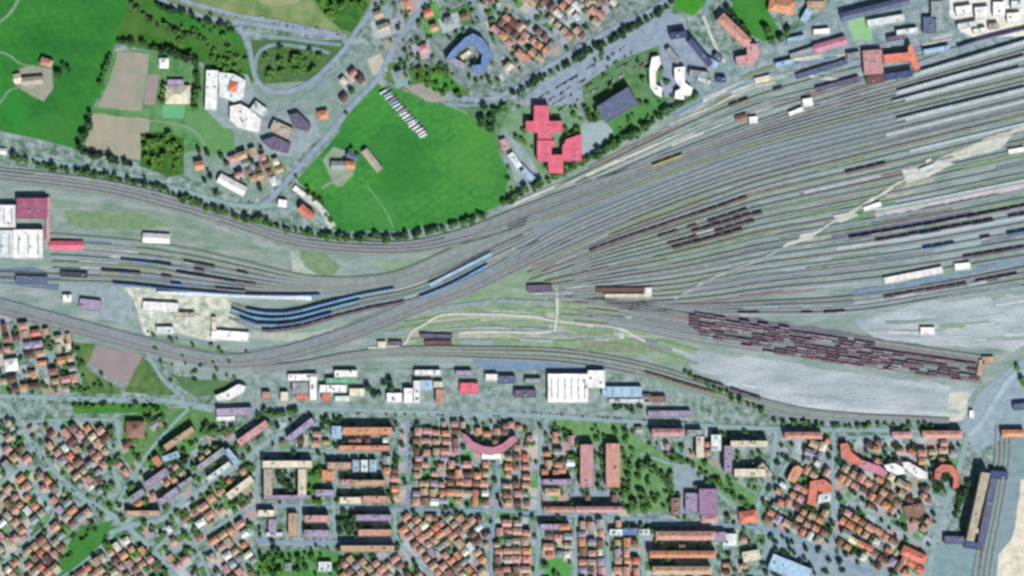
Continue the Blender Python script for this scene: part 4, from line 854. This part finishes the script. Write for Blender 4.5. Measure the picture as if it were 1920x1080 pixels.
# south-east
for pts, c, h, t in [([(1574,832),(1588,830),(1596,848),(1614,862),(1606,872),(1588,866),(1576,850)], 'coral', 10, 'bent coral orange building at the top of the south-east quarter'),([(1614,862),(1650,874),(1664,886),(1656,894),(1630,884),(1606,874)], 'rose', 9, 'rose roofed building continuing the bent coral one'),
        ([(1486,876),(1496,872),(1506,880),(1490,906),(1474,900)], 'orange', 9, 'orange wedge building at the left of the coral cluster'),([(1518,902),(1544,898),(1562,912),(1552,926),(1532,920),(1528,950),(1512,944)], 'coral', 10, 'largest coral roofed cluster in the south-east quarter'),([(1534,928),(1556,918),(1558,940),(1532,944)], 'offwhite', 8, 'white roof enclosed by the largest coral cluster'),
        ([(1656,872),(1676,868),(1692,876),(1698,888),(1680,890),(1662,882)], 'white', 9, 'smaller white roof next to the long white slanting roof'),([(1690,866),(1702,866),(1738,886),(1738,898),(1722,898),(1694,878)], 'white', 9, 'long white slanting roof in the south-east quarter'),
        ([(1752,880),(1764,870),(1784,872),(1798,890),(1796,912),(1784,918),(1786,896),(1776,884),(1764,886),(1760,900),(1750,896)], 'coral', 12, 'horseshoe shaped coral building around a dark court'),([(1690,950),(1730,942),(1734,960),(1720,972),(1696,966)], 'brown', 9, 'dark brown roofed block beside the grey lot'),([(1857,892),(1870,894),(1842,1032),(1829,1030)], 'slate', 8, 'long slate roof running along the right of the very long beige slab'),([(1808,1012),(1836,884),(1853,886),(1822,1014)], 'beige', 21, 'very long beige slab beside the railway cutting')]:
    pbld(*AB, t, pts, h, c, group='buildings of the south-east quarter')
bld(*AB, 'navy roofed hall at the head of the railway cutting', 1872, 890, 32, 14, -4, 9, 'navy', units=1)
bld(*AB, 'red and orange roofed block near the bottom plaza', 1712, 1040, 48, 18, -25, 9, 'coral', 'hip')
bld(*AB, 'dark slate hall by the eastern plaza', 1790, 1012, 40, 14, 0, 8, 'slate', units=1)
bld(*AB, 'wide dark slate hall right of the eastern plaza', 1822, 1022, 30, 12, -5, 8, 'navy', units=1)
bld(*AB, 'small white boxed hut beside the cutting slab', 1829, 995, 8, 9, 0, 5, 'white', units=0)
bld(*AB, 'orange roofed block at the right edge by the crossing', 1898, 812, 42, 12, 0, 9, 'orange', 'hip')
bld(*SH, 'slate blue building cut by the right edge above the railway cutting', 1912, 762, 26, 12, 6, 7, 'slate', units=0)

# ------------------------------------------------------------------ small houses, block by block
def ordn(n):
    if n < len(ordw): return ordw[n]
    return f'{n+1}th'
MIX = ['salmon']*6+['orange']*4+['tan']*4+['pink']*2+['brown']*4+['cream']+['beige']*2+['lilac']+['grey']*2+['coral', 'offwhite', 'dark brown', 'dark brown']
ORM = ['orange']*5+['salmon']*5+['tan']*3+['brown']*4+['pink']*2+['beige']+['cream', 'grey', 'coral', 'offwhite', 'lilac', 'dark brown', 'dark brown']
NHOUSE = [0]; CAND = []; PLOTS = []
def district(where, poly, ang, du, dv, L, W, fill=.9, pal=MIX, jit=2.2, hipp=.35):
    ca, sa = math.cos(math.radians(ang)), math.sin(math.radians(ang))
    cx = sum(p[0] for p in poly)/len(poly); cy = sum(p[1] for p in poly)/len(poly)
    R_ = max(math.hypot(p[0]-cx, p[1]-cy) for p in poly); nu, nv = int(R_/du)+1, int(R_/dv)+1
    row = 0
    for j in range(-nv, nv+1):
        k = 0
        for i in range(-nu, nu+1):
            u, v = i*du, j*dv
            x = cx+u*ca+v*sa+random.uniform(-jit, jit); y = cy-u*sa+v*ca+random.uniform(-jit, jit)
            if not inpoly(x, y, poly) or random.random() > fill: continue
            if not oget(x, y): PLOTS.append((x+random.uniform(-4,4), y+random.uniform(-4,4), du*random.uniform(.7,1.35), dv*random.uniform(.7,1.3), ang))
            l, w = L*random.uniform(.75, 1.3), W*random.uniform(.8, 1.2); a = ang+random.choice((0, 0, 0, 90))
            if not free(x, y, l*.9, w*.9, a): continue
            c = random.choice(pal); hip = random.random() < hipp
            stamp(x, y, l, w, a)
            CAND.append((l*w, x, y, l, w, a, c, f'{c.replace("off", "off-")} {"hipped" if hip else "gabled"} house, {ordn(k)} in {ordw[row]} row {where}', 'houses '+where, hip))
            k += 1; NHOUSE[0] += 1
        if k: row += 1
district('of the south-western diagonal streets', [(-15,800),(25,788),(60,850),(100,905),(140,940),(178,966),(130,1000),(95,1095),(-15,1095)], 42, 16.5, 18.5, 13, 11, .95)
district('in the triangle east of the diagonal street', [(68,795),(216,795),(208,850),(190,918),(165,918),(110,862)], 40, 18, 18.5, 13.5, 11, .94)
district('of the north-west corner village', [(-15,576),(46,590),(140,640),(155,690),(140,738),(-15,740)], 10, 19, 19, 14, 11, .82)
district('south of the five-way junction', [(120,1095),(262,990),(300,1000),(345,1095)], 35, 17, 18, 13, 11, .88)
district('below the diagonal avenue', [(300,985),(420,905),(480,880),(480,950),(420,980),(400,1095),(345,1095)], 35, 21, 22, 14, 11.5, .7)
district('left of the southern park', [(400,985),(480,955),(480,1095),(405,1095)], 35, 17, 18, 13, 11, .85)
district('in the scrub park wedge', [(225,790),(360,775),(400,800),(300,870),(240,880)], 34, 30, 30, 14, 11, .3)
district('under the pink crescent', [(772,862),(912,862),(926,950),(772,952)], 0, 16, 17, 12.5, 10.5, .95, ORM)
district('left of the pink crescent', [(772,796),(864,800),(866,858),(772,858)], 0, 18, 18, 13, 10.5, .85)
district('right of the long orange slabs', [(724,850),(758,850),(758,945),(724,945)], 0, 16, 17, 12.5, 11.5, .95, ORM)
district('of the zigzag streets', [(640,1042),(745,960),(820,960),(915,962),(912,1095),(640,1095)], 38, 16, 17, 12.5, 10.5, .95, ORM)
district('of the narrow southern grid', [(938,860),(1006,800),(1006,1095),(930,1095)], 0, 17, 17.5, 13, 10.5, .95)
district('by the corner lawn', [(1020,1000),(1076,1000),(1076,1046),(1018,1046)], 0, 18, 17, 14, 11, .95, ORM)
district('right of the white street head', [(1020,805),(1078,805),(1078,890),(1020,890)], 0, 22, 22, 14, 11, .55)
district('of the eastern southern grid', [(1084,975),(1202,975),(1202,1095),(1084,1095)], 90, 17, 16.5, 13, 10.5, .95, ORM)
district('of the upper suburb', [(880,-18),(1175,-18),(1130,40),(1060,95),(985,130),(940,150),(905,60)], -42, 16, 17, 12.5, 11, .93, ORM)
district('by the upper crossroads', [(690,-18),(880,-18),(870,40),(840,62),(800,110),(730,160),(690,110)], 20, 30, 30, 17, 14, .6)
district('beside the farm road', [(650,130),(715,150),(650,190),(625,200)], 45, 22, 20, 15, 12, .7)
district('of the hamlet by the dark purple halls', [(434,284),(500,280),(540,300),(524,350),(470,345),(436,325)], 20, 18, 16, 13, 11, .9, ORM)
district('left of the south-eastern street', [(1456,905),(1500,880),(1560,872),(1560,1030),(1430,990)], -30, 17, 17, 12.5, 10.5, .85, ORM)
district('in the middle of the south-east quarter', [(1567,865),(1740,892),(1745,1025),(1567,915)], -32, 16.5, 17, 12.5, 10.5, .9, ORM)
district('at the foot of the south-east quarter', [(1567,925),(1735,1030),(1735,1085),(1567,1050)], -32, 17, 17.5, 13, 11, .85, ORM)
district('beside the bent coral building', [(1570,828),(1645,880),(1650,870),(1568,826)], -32, 18, 18, 14, 11, .9, ORM)
district('along the right end of the main street', [(1460,828),(1560,828),(1560,868),(1490,868)], -20, 20, 18, 14, 11, .7)
district('under the long salmon slab', [(1660,826),(1805,826),(1795,868),(1650,868)], 0, 20, 18, 14, 11, .7)
for q in [[(60,930),(110,930),(250,980),(230,1010),(150,1085),(95,1085)],[(480,1020),(660,1020),(650,1085),(480,1085)],[(1040,782),(1160,790),(1240,845),(1330,860),(1440,935),(1440,1000),(1165,960),(1165,905),(1075,935),(1060,830)],[(1262,868),(1350,900),(1345,985),(1240,985)],[(1425,985),(1500,1000),(1560,1030),(1740,1060),(1740,1085),(1425,1085)],[(1715,930),(1800,930),(1770,1085),(1715,1020)],[(160,640),(290,660),(340,745),(225,745)],[(125,750),(320,750),(420,768),(420,800),(340,860),(225,860)],[(484,850),(605,850),(605,945),(484,945)],[(500,860),(740,860),(740,1012),(490,1012)],[(1355,810),(1445,810),(1445,910),(1355,910)],[(1015,1045),(1072,1040),(1072,1085),(1010,1085)]]:
    for yy in range(560, 1090, 2):
        for xx in range(0, 1900, 2):
            if inpoly(xx, yy, q) and not oget(xx, yy): oset(xx, yy, 2)
district('of the scattered infill west of the courtyard block', [(10,770),(230,790),(480,790),(480,1095),(0,1095),(0,800)], 38, 16, 17, 11, 9, .5, MIX, 3)
district('of the scattered infill round the long slabs', [(484,785),(960,785),(960,1095),(484,1095)], 0, 16, 16, 11, 9, .45, ORM, 3)
district('of the scattered infill below the green belt', [(960,800),(1440,800),(1440,1095),(960,1095)], 0, 16, 16, 11, 9, .45, ORM, 3)
district('of the scattered infill in the south-east', [(1440,815),(1810,815),(1740,1095),(1440,1095)], -32, 16, 16, 11, 9, .5, ORM, 3)
print('houses', NHOUSE[0])
PM = [M('plot_lawn', (74,140,68), (114,170,98), 8), M('plot_dark_garden', (60,108,60), (96,140,86), 7), M('plot_paving', (164,182,188), (192,204,208), 8), M('plot_earth', (150,150,134), (178,172,156), 8), M('plot_teal_paving', (122,160,162), (150,182,184), 8), M('plot_lilac_paving', (160,162,178), (184,184,198), 8), M('plot_cream_paving', (184,180,164), (206,202,188), 8), M('plot_pink_paving', (172,152,152), (194,172,170), 8)]
pmb = [MB() for _ in PM]
for n, (x, y, l, w, a) in enumerate(PLOTS):
    q = pmb[random.choice((0,0,1,1,2,2,3,4,4,5,5,6,6,7,7))]; ca, sa = math.cos(math.radians(a)), math.sin(math.radians(a)); b = len(q.v)
    for u, v in ((-.5,-.5),(.5,-.5),(.5,.5),(-.5,.5)):
        u = u*l+random.uniform(-1.5,1.5); v = v*w+random.uniform(-1.5,1.5)
        q.v.append((*P(x+u*ca-v*sa, y-u*sa-v*ca), .001*(n % 50)+PLZ))
    q.quad(b, b+1, b+2, b+3)
for q, m in zip(pmb, PM): struct(link('garden_ground', q.mesh('garden_ground', [m])))
CAND.sort(key=lambda t: -t[0])
for _, x, y, l, w, a, c, lab, grp, hip in CAND[:286]: house(x, y, l, w, a, c, lab, grp, hip=hip, st=False)
small = CAND[286:]; smk = sorted({t[6] for t in small}); mb = MB()
for _, x, y, l, w, a, c, lab, grp, hip in small:
    X, Y = P(x, y); ca, sa = math.cos(math.radians(a)), math.sin(math.radians(a)); h = random.choice([6.0, 7.2, 8.2])
    for src, mi in ((wall_mb(l*S, w*S, h), 0), (gable_mb(l*S, w*S, h, w*S*.24, hip), 1+smk.index(c))):
        b = len(mb.v); mb.v += [(X+p*ca-q*sa, Y+p*sa+q*ca, z) for p, q, z in src.v]
        for f in src.f: mb.quad(*[b+i for i in f], mi=mi)
if small:
    o = link('small_houses', mb.mesh('small_houses', [WALLC[0]]+[ROOF(c) for c in smk])); o['kind'] = 'stuff'; o['label'] = 'the smallest houses scattered through the residential streets'


# ------------------------------------------------------------------ trees
LEAF = [M('leaves_dark', (62,106,60), (104,146,82), 3, objvar=.35, fine=.2), M('leaves_mid', (66,116,50), (114,158,72), 3, objvar=.35, fine=.2), M('leaves_deep', (42,78,52), (74,112,66), 3, objvar=.3, fine=.2)]
BARK = M('bark', (84,72,62))
def crown_me(seed, mat, n=150):
    r = random.Random(seed); mb = MB()
    lob = [(r.uniform(-.45,.45), r.uniform(-.45,.45), r.uniform(.75,1.35), r.uniform(.42,.68)) for _ in range(6)]
    for _ in range(n):
        lx, ly, lz, lr = r.choice(lob)
        d = Vector((r.gauss(0,1), r.gauss(0,1), r.gauss(0,1))).normalized()*lr*r.uniform(.55, 1.05)
        c = Vector((lx, ly, lz))+d
        q = Vector((r.gauss(0,1), r.gauss(0,1), abs(r.gauss(0,1))+.5)).normalized(); t = q.orthogonal().normalized(); s = q.cross(t); w = r.uniform(.12, .24)
        b = len(mb.v)
        for k, (p1, p2) in enumerate(((-1,-.7),(.9,-1),(1,.8),(-.8,1))): mb.v.append(tuple(c+t*w*p1+s*w*p2+q*w*.25*(k % 2)))
        mb.quad(b, b+1, b+2, b+3)
    return mb.mesh('crown', [mat])
def trunk_me():
    mb = MB(); n = 7
    rings = [(0,.075),(.35,.055),(.8,.04),(1.15,.02)]
    for z, rr in rings:
        for k in range(n): mb.v.append((rr*math.cos(k*6.2832/n), rr*math.sin(k*6.2832/n), z))
    for i in range(3):
        for k in range(n): mb.quad(i*n+k, i*n+(k+1) % n, (i+1)*n+(k+1) % n, (i+1)*n+k)
    for a in (.4, 2.5, 4.6):
        b = len(mb.v); d = Vector((math.cos(a), math.sin(a), 0)); e = d.cross(Vector((0,0,1)))
        for z, o, w in ((.55,.03,.03),(1.05,.42,.014)):
            for q in (e*w, Vector((0,0,w)), -e*w): mb.v.append(tuple(d*o+Vector((0,0,z))+q))
        for k in range(3): mb.quad(b+k, b+(k+1) % 3, b+3+(k+1) % 3, b+3+k)
    return mb.mesh('trunk', [BARK])
CROWN = [[crown_me(40+i*5+s, LEAF[i]) for s in range(4)] for i in range(3)]; TRUNK = trunk_me()
NTREE = [0]; EXTRA = []
LIMIT = 298
def tree(px, py, r, label, group, kind=0):
    x, y = P(px, py)
    r *= random.uniform(.7, 1.4); h = r*random.uniform(.95, 1.25)
    if px < -8 or px > 1928 or py < -8 or py > 1088: return
    if NTREE[0] >= LIMIT: EXTRA.append((x, y, r, h, kind)); return
    NTREE[0] += 1
    o = tag(link('tree', None, None, (x, y, 0), random.uniform(0, 6.28)), label, 'tree', group)
    o.scale = (r, r, h)
    link('trunk', TRUNK, o); link('crown', random.choice(CROWN[kind]), o)
def row(pts, sp, r, label, group, kind=0, jit=3.2, sm=True):
    c = smooth(pts, 3) if sm else pts; d = 0; last = c[0]; need = 0
    for a, b in zip(c, c[1:]):
        d += math.hypot(b[0]-a[0], b[1]-a[1])
        if d >= need:
            tree(b[0]+random.uniform(-jit, jit), b[1]+random.uniform(-jit, jit), r, label, group, kind); need = d+sp*random.uniform(.55, 1.35)
def wood(poly, n, r, label, group, kind=0, check=True):
    xs = [p[0] for p in poly]; ys = [p[1] for p in poly]; k = 0; t = 0
    while k < n and t < n*12:
        t += 1; x, y = random.uniform(min(xs), max(xs)), random.uniform(min(ys), max(ys))
        if inpoly(x, y, poly) and (not check or oget(x, y) != 1): tree(x, y, r, label, group, kind); k += 1
row([(152,284),(190,294),(246,310)], 8, 5.2, 'dark tree in the thick row below the lower sports pitch', 'trees below the lower pitch', 2)
row([(172,214),(163,240),(152,276)], 8, 5.0, 'dark tree in the row left of the lower sports pitch', 'trees left of the lower pitch', 2)
row([(206,104),(196,136),(184,160)], 9, 3.6, 'small tree in the row left of the upper sports pitch', 'trees left of the upper pitch', 0)
row([(218,77),(250,78)], 8, 4.2, 'dark tree above the upper sports pitch', 'trees above the upper pitch', 2)
row([(262,83),(292,92)], 8, 4.2, 'dark tree in the gap between pitch and thick hedge row', 'trees near the upper pitch', 2)
row([(304,97),(338,104),(372,117)], 7, 5.4, 'dark tree in the thick row above the white works', 'trees above the works', 2)
row([(244,6),(260,20),(284,40),(312,50),(350,66),(392,76)], 9.5, 4.2, 'dark tree in the row crossing the rough grass below the motorway', 'trees across the rough grass', 0)
row([(294,8),(312,19),(346,26),(382,39),(440,58)], 9, 4, 'dark tree in the row along the lower side of the motorway', 'trees along the motorway', 2)
row([(372,142),(370,172),(364,206)], 8, 5.4, 'dark tree in the row left of the tall white works wing', 'trees left of the works', 0)
row([(306,158),(306,190)], 8, 4.2, 'tree in the narrow strip left of the clubhouse', 'trees by the clubhouse', 1)
row([(838,168),(872,180)], 12, 4, 'tree at the start of the lane to the upper car park', 'trees at the lane start', 0)
row([(962,178),(1000,156),(1050,128),(1120,88),(1180,56),(1232,28),(1262,4)], 9, 4.6, 'dark tree in the long row between the lane and the car park', 'trees along the car park', 2)
row([(905,232),(925,215),(948,200)], 9, 5, 'tree at the corner of meadow and lane', 'trees at the meadow corner', 0)
row([(945,382),(990,356),(1040,332),(1090,304),(1130,284),(1170,262),(1215,234),(1260,204),(1306,178)], 8.5, 5.4, 'dark tree in the row between the school ground and the railway', 'trees between school and railway', 0)
row([(1092,200),(1112,222),(1122,214),(1150,190),(1182,168)], 10, 4, 'tree around the slate purple office slab', 'trees around the office slab', 0)
row([(20,292),(60,306),(100,314),(170,328),(250,342),(320,362),(380,384),(440,406),(490,414),(560,436),(640,446),(740,446),(830,430),(905,404)], 8.5, 4.6, 'dark bushy tree in the long row between lane and main tracks', 'trees along the northern main line', 0)
row([(572,352),(600,380),(622,420)], 11, 3.6, 'small tree on the meadow edge beside the white lot', 'trees on the meadow edge', 1)
row([(1362,18),(1384,42),(1410,72)], 9, 4.6, 'dark tree in the row behind the long salmon slab', 'trees behind the salmon slab', 2)
row([(1432,50),(1450,78),(1480,60)], 9, 5, 'tree below the orange roofed block at the top edge', 'trees below the orange block', 0)
wood([(268,254),(300,250),(342,262),(342,322),(318,328),(268,310)], 22, 4.6, 'round orchard tree in the square orchard above the railway lane', 'orchard trees', 1)
wood([(494,94),(600,98),(616,112),(570,150),(508,162),(488,140)], 20, 4.6, 'tree inside the loop of the motorway slip road', 'trees inside the loop', 1)
wood([(600,0),(690,0),(676,40),(650,54),(622,34)], 14, 5.2, 'tree of the small wood between motorway and side road', 'trees of the small wood', 1)
wood([(100,106),(134,110),(132,150),(100,150)], 5, 4.2, 'tree around the farmhouse in the dark green field', 'farm trees', 2)
wood([(880,200),(930,196),(925,245),(900,235)], 8, 5, 'tree in the scrub between the meadow and the lane', 'scrub trees', 2)
wood([(1165,870),(1262,862),(1258,955),(1165,955)], 26, 5.2, 'tree in the dark grove right of the twin halls', 'grove trees', 0)
wood([(1063,830),(1084,830),(1084,900),(1064,900)], 6, 4.6, 'tree left of the twin halls', 'trees left of the twin halls', 1)
wood([(1112,840),(1134,840),(1134,905),(1112,905)], 6, 4, 'tree in the court between the twin halls', 'trees between the twin halls', 0)
row([(1245,850),(1290,868),(1340,900),(1400,945)], 11, 4.6, 'tree along the slanting green belt', 'trees of the green belt', 0)
wood([(578,866),(602,866),(602,944),(574,944)], 9, 4.2, 'tree in the green court strip beside the courtyard block', 'trees of the court strip', 1)
wood([(522,884),(554,884),(554,918),(522,918)], 6, 4.6, 'tree in the middle of the square courtyard', 'courtyard trees', 2)
wood([(634,960),(664,960),(664,1005),(634,1005)], 10, 4.4, 'tree in the dark clump left of the lilac slab', 'clump trees', 2)
wood([(380,795),(420,790),(425,815),(385,822)], 6, 5, 'dark tree in the middle of the scrub park', 'scrub park trees', 0)
wood([(305,845),(345,840),(350,866),(310,870)], 6, 4.8, 'dark tree at the lower corner of the scrub park', 'corner scrub trees', 2)
row([(482,776),(560,774)], 8, 4.8, 'tree in the dark row above the small grey square', 'trees above the square', 0)
row([(600,788),(640,785)], 9, 4.4, 'tree at the left end of the long orange slab', 'trees by the orange slab', 2)
row([(140,762),(225,764),(308,768)], 13, 4, 'tree on the green verge along the main street', 'verge trees', 1)
wood([(275,778),(312,776),(310,800),(275,800)], 6, 4.6, 'tree right of the square brown villa', 'villa trees', 0)
wood([(482,1040),(600,1035),(600,1080),(482,1080)], 12, 4.6, 'tree in the southern park', 'southern park trees', 1)
wood([(688,714),(735,708),(735,738),(690,744)], 8, 4.6, 'tree in the gap between the white goods halls', 'trees between goods halls', 2)
row([(1152,764),(1196,764)], 8, 4.6, 'dark tree in front of the thin pale shed', 'trees by the pale shed', 2)
row([(1282,698),(1310,712),(1350,732),(1390,752),(1430,772)], 12, 3.8, 'bushy tree along the upper edge of the yellow scrub bank', 'scrub bank trees', 0)
row([(1450,790),(1520,795),(1600,798),(1700,799),(1780,800)], 14, 3.6, 'small tree in the street row under the gravel plain', 'street trees under the plain', 0)
row([(1820,900),(1806,930),(1786,975)], 8, 5, 'dark tree in the row left of the very long beige slab', 'trees by the cream slab', 2)
wood([(1768,890),(1786,892),(1786,915),(1766,912)], 5, 4, 'tree inside the horseshoe shaped building', 'horseshoe trees', 2)
wood([(1892,695),(1920,680),(1920,735),(1900,740)], 5, 4.6, 'tree on the green at the crossing', 'crossing trees', 1)
for q in [(660,172),(650,214),(556,332),(470,330),(1186,772),(660,282)]: tree(*q, 4, 'tree standing alone beside the farm road or shed', 'lone trees', 0)
print('named trees', NTREE[0])
town = [(0,600),(140,650),(280,760),(400,780),(960,790),(1560,820),(1800,830),(1740,1080),(0,1080)]
wood([(0,785),(230,785),(210,960),(100,1080),(0,1080)], 150, 3.2, '', '', 0)
wood([(220,800),(480,800),(480,1080),(160,1080)], 160, 3.6, '', '', 1)
wood([(480,790),(960,790),(960,1080),(480,1080)], 230, 3.3, '', '', 2)
wood([(960,800),(1440,800),(1440,1080),(960,1080)], 190, 3.4, '', '', 0)
wood([(1440,830),(1800,830),(1740,1080),(1440,1080)], 230, 3.3, '', '', 2)
wood([(0,600),(140,650),(225,735),(0,740)], 60, 3.4, '', '', 0)
wood([(700,0),(1170,0),(1060,100),(930,160),(750,130)], 130, 3.0, '', '', 0)
wood([(350,280),(540,270),(500,360),(400,370)], 26, 3.2, '', '', 2)
wood([(960,200),(1100,200),(1100,290),(1030,340),(950,360)], 26, 3.2, '', '', 1)
wood([(1110,100),(1240,90),(1300,190),(1150,270)], 30, 3.2, '', '', 0)
wood([(400,20),(470,70),(460,150),(380,110),(290,70)], 40, 3.4, '', '', 1)
wood([(740,120),(840,120),(860,185),(760,165)], 26, 3.2, '', '', 1)
wood([(270,620),(470,660),(440,720),(320,720)], 30, 2.6, '', '', 0)
mb = MB()
import mathutils
for x, y, r, h, k in EXTRA:
    src = random.choice(CROWN[k]); b = len(mb.v); a = random.uniform(0, 6.28); ca, sa = math.cos(a), math.sin(a)
    for v in src.vertices:
        X, Y, Z = v.co; mb.v.append((x+(X*ca-Y*sa)*r, y+(X*sa+Y*ca)*r, Z*h))
    for p in src.polygons: mb.quad(*[b+i for i in p.vertices], mi=k)
o = link('garden_trees', mb.mesh('garden_trees', LEAF)); o['kind'] = 'stuff'; o['label'] = 'small trees and bushes filling the gardens and scrub'

# ------------------------------------------------------------------ vehicles
CARC = {'white': (226,228,228), 'silver': (170,178,186), 'black': (46,48,54), 'red': (160,50,48), 'blue': (60,84,140), 'grey': (110,116,124)}
def car_me(c):
    mb = MB(); mb.box(-2.1, -.86, .28, 2.1, .86, .85, taper=.05)
    b = len(mb.v); mb.v += [(-1.7,-.8,.85),(1.05,-.8,.85),(1.05,.8,.85),(-1.7,.8,.85),(-1.2,-.66,1.42),(.35,-.66,1.42),(.35,.66,1.42),(-1.2,.66,1.42)]
    mb.quad(b+4,b+5,b+6,b+7); 
    for f in ((0,1,5,4),(1,2,6,5),(2,3,7,6),(3,0,4,7)): mb.quad(*[b+i for i in f], mi=1)
    for x in (-1.3, 1.3):
        for y in (-.88, .68):
            q = len(mb.v); n = 10
            for yy in (y, y+.2):
                for k in range(n): mb.v.append((x+.31*math.cos(k*6.2832/n), yy, .31+.31*math.sin(k*6.2832/n)))
            mb.quad(*[q+k for k in range(n)], mi=2); mb.quad(*[q+n+n-1-k for k in range(n)], mi=2)
            for k in range(n): mb.quad(q+k, q+(k+1) % n, q+n+(k+1) % n, q+n+k, mi=2)
    return mb.mesh('car', [M('car_paint_'+c, CARC[c], var=.03, rough=.35), M('car_glass', (60,70,80), rough=.1), M('tyre', (40,40,42))])
CARS = {c: car_me(c) for c in CARC}
def cars(a, b, n, where, ang, fill=.7):
    for i in range(n):
        if random.random() > fill: continue
        t = (i+.5)/n; c = random.choice(['white']*3+['silver']*4+['black', 'grey', 'grey', 'red', 'blue'])
        x, y = P(a[0]+(b[0]-a[0])*t, a[1]+(b[1]-a[1])*t)
        tag(link('car', CARS[c], None, (x, y, CARZ), math.radians(ang)), f'{c} car {where}', 'car', 'cars '+where)
CARZ = ZL[0]
W1 = 'in the long lilac car park'
for k, off in enumerate((0, 12, 22, 34)):
    cars((1010+off*.6, 196-10+off*.9), (1190+off*.75, 78+off*1.1), 44, W1+f', {ordw[k]} rank from the lane', 62, .5)
cars((1250,44), (1286,60), 8, 'at the head of the car park beside the navy slab', 60)
cars((545,1010), (640,1012), 16, 'on the lilac street below the courtyard block', 90, .6)
cars((1722,965), (1780,968), 12, 'on the grey lot of the south-east quarter', 90)
cars((1084,918), (1160,918), 14, 'on the pad under the twin halls', 90)
for a, b, n, ang, wh in [((20,775),(100,888),26,-47,'along the diagonal street'),((110,900),(200,966),20,-38,'along the lower diagonal street'),((230,1000),(300,990),12,10,'on the avenue by the five-way junction'),((350,941),(440,880),18,35,'along the middle of the avenue'),((768,800),(768,950),26,90,'along the street left of the pink crescent'),((1017,830),(1015,960),20,90,'on the street left of the twin halls'),((937,860),(932,950),14,90,'on the street below the pink crescent'),((1567,840),(1564,1010),26,90,'on the upright street of the south-east quarter'),((980,774),(1290,793),40,-3,'along the main street by the goods strip'),((500,771),(940,781),50,-1,'along the main street above the orange slabs'),((20,749),(310,752),30,0,'along the main street by the green verge')]:
    cars(a, b, n, wh, ang, .4)
cars((330,14), (640,66), 26, 'driving on the lower motorway carriageway', -12, .3)
cars((330,0), (640,62), 24, 'driving on the upper motorway carriageway', -12, .25)
# lorries in the slanting lorry park
def lorry_me(c):
    mb = MB(); mb.box(-6.8, -1.25, 1.0, 4.2, 1.25, 3.8); mb.box(4.7, -1.2, .6, 6.8, 1.2, 3.0, 1, .12); mb.box(-6.8, -.5, .7, 6.2, .5, 1.0, 2)
    for x in (-5.6, -4.3, -3.0, 3.4, 5.8):
        for y in (-1.2, .85):
            q = len(mb.v); n = 10
            for yy in (y, y+.35):
                for k in range(n): mb.v.append((x+.5*math.cos(k*6.2832/n), yy, .5+.5*math.sin(k*6.2832/n)))
            mb.quad(*[q+k for k in range(n)], mi=2); mb.quad(*[q+n+n-1-k for k in range(n)], mi=2)
            for k in range(n): mb.quad(q+k, q+(k+1) % n, q+n+(k+1) % n, q+n+k, mi=2)
    return mb.mesh('lorry', [M('trailer_'+c, PAL[c], var=.05, rough=.5, objvar=.1), M('cab_'+c, (150,160,176), rough=.4, objvar=.4), MATS['tyre']])
LOR = {c: lorry_me(c) for c in ('white', 'offwhite', 'lilac', 'pale blue')}
for i in range(17):
    t = i/16; px, py = 722+(795-722)*t, 172+(254-172)*t
    c = random.choice(['lilac', 'pale blue', 'offwhite'] if t < .5 else ['white', 'white', 'offwhite', 'pale blue'])
    x, y = P(px+random.uniform(-2, 2), py); tag(link('lorry', LOR[c], None, (x, y, CARZ), math.radians(30+random.uniform(-6, 6))), f'{c.replace("off", "off-")} lorry parked on the slanting strip across the green field', 'lorry', 'lorries on the slanting strip')

# ------------------------------------------------------------------ light, sky, camera
w = bpy.data.worlds.new('World'); sc.world = w; w.use_nodes = True
nt = w.node_tree; sky = nt.nodes.new('ShaderNodeTexSky'); sky.sky_type = 'NISHITA'; sky.sun_disc = False
az = Vector((.42, -1, 0)).normalized(); EL = math.radians(45)
sky.sun_elevation = EL; sky.sun_rotation = math.atan2(az.x, az.y)
nt.links.new(sky.outputs['Color'], nt.nodes['Background'].inputs['Color']); nt.nodes['Background'].inputs['Strength'].default_value = .05
sl = bpy.data.lights.new('sun', 'SUN'); sl.energy = 4.0; sl.angle = math.radians(.5); sl.color = (1, .965, .91)
so = bpy.data.objects.new('sun', sl); col.objects.link(so); so.location = (0, 0, 800)
d = Vector((az.x*math.cos(EL), az.y*math.cos(EL), math.sin(EL))); so.rotation_euler = d.to_track_quat('Z', 'Y').to_euler()
cam = bpy.data.cameras.new('camera'); co = bpy.data.objects.new('camera', cam); col.objects.link(co)
HC = 4500; co.location = (0, 0, HC); co.rotation_euler = (0, 0, 0)
cam.sensor_width = 36; cam.lens = 36*HC/(1920*S); cam.clip_start = 10; cam.clip_end = 30000
sc.camera = co
sc.view_settings.view_transform = 'Standard'; sc.view_settings.look = 'None'; sc.view_settings.exposure = EXPO; sc.view_settings.gamma = 1
sc.cycles.filter_width = 2.9
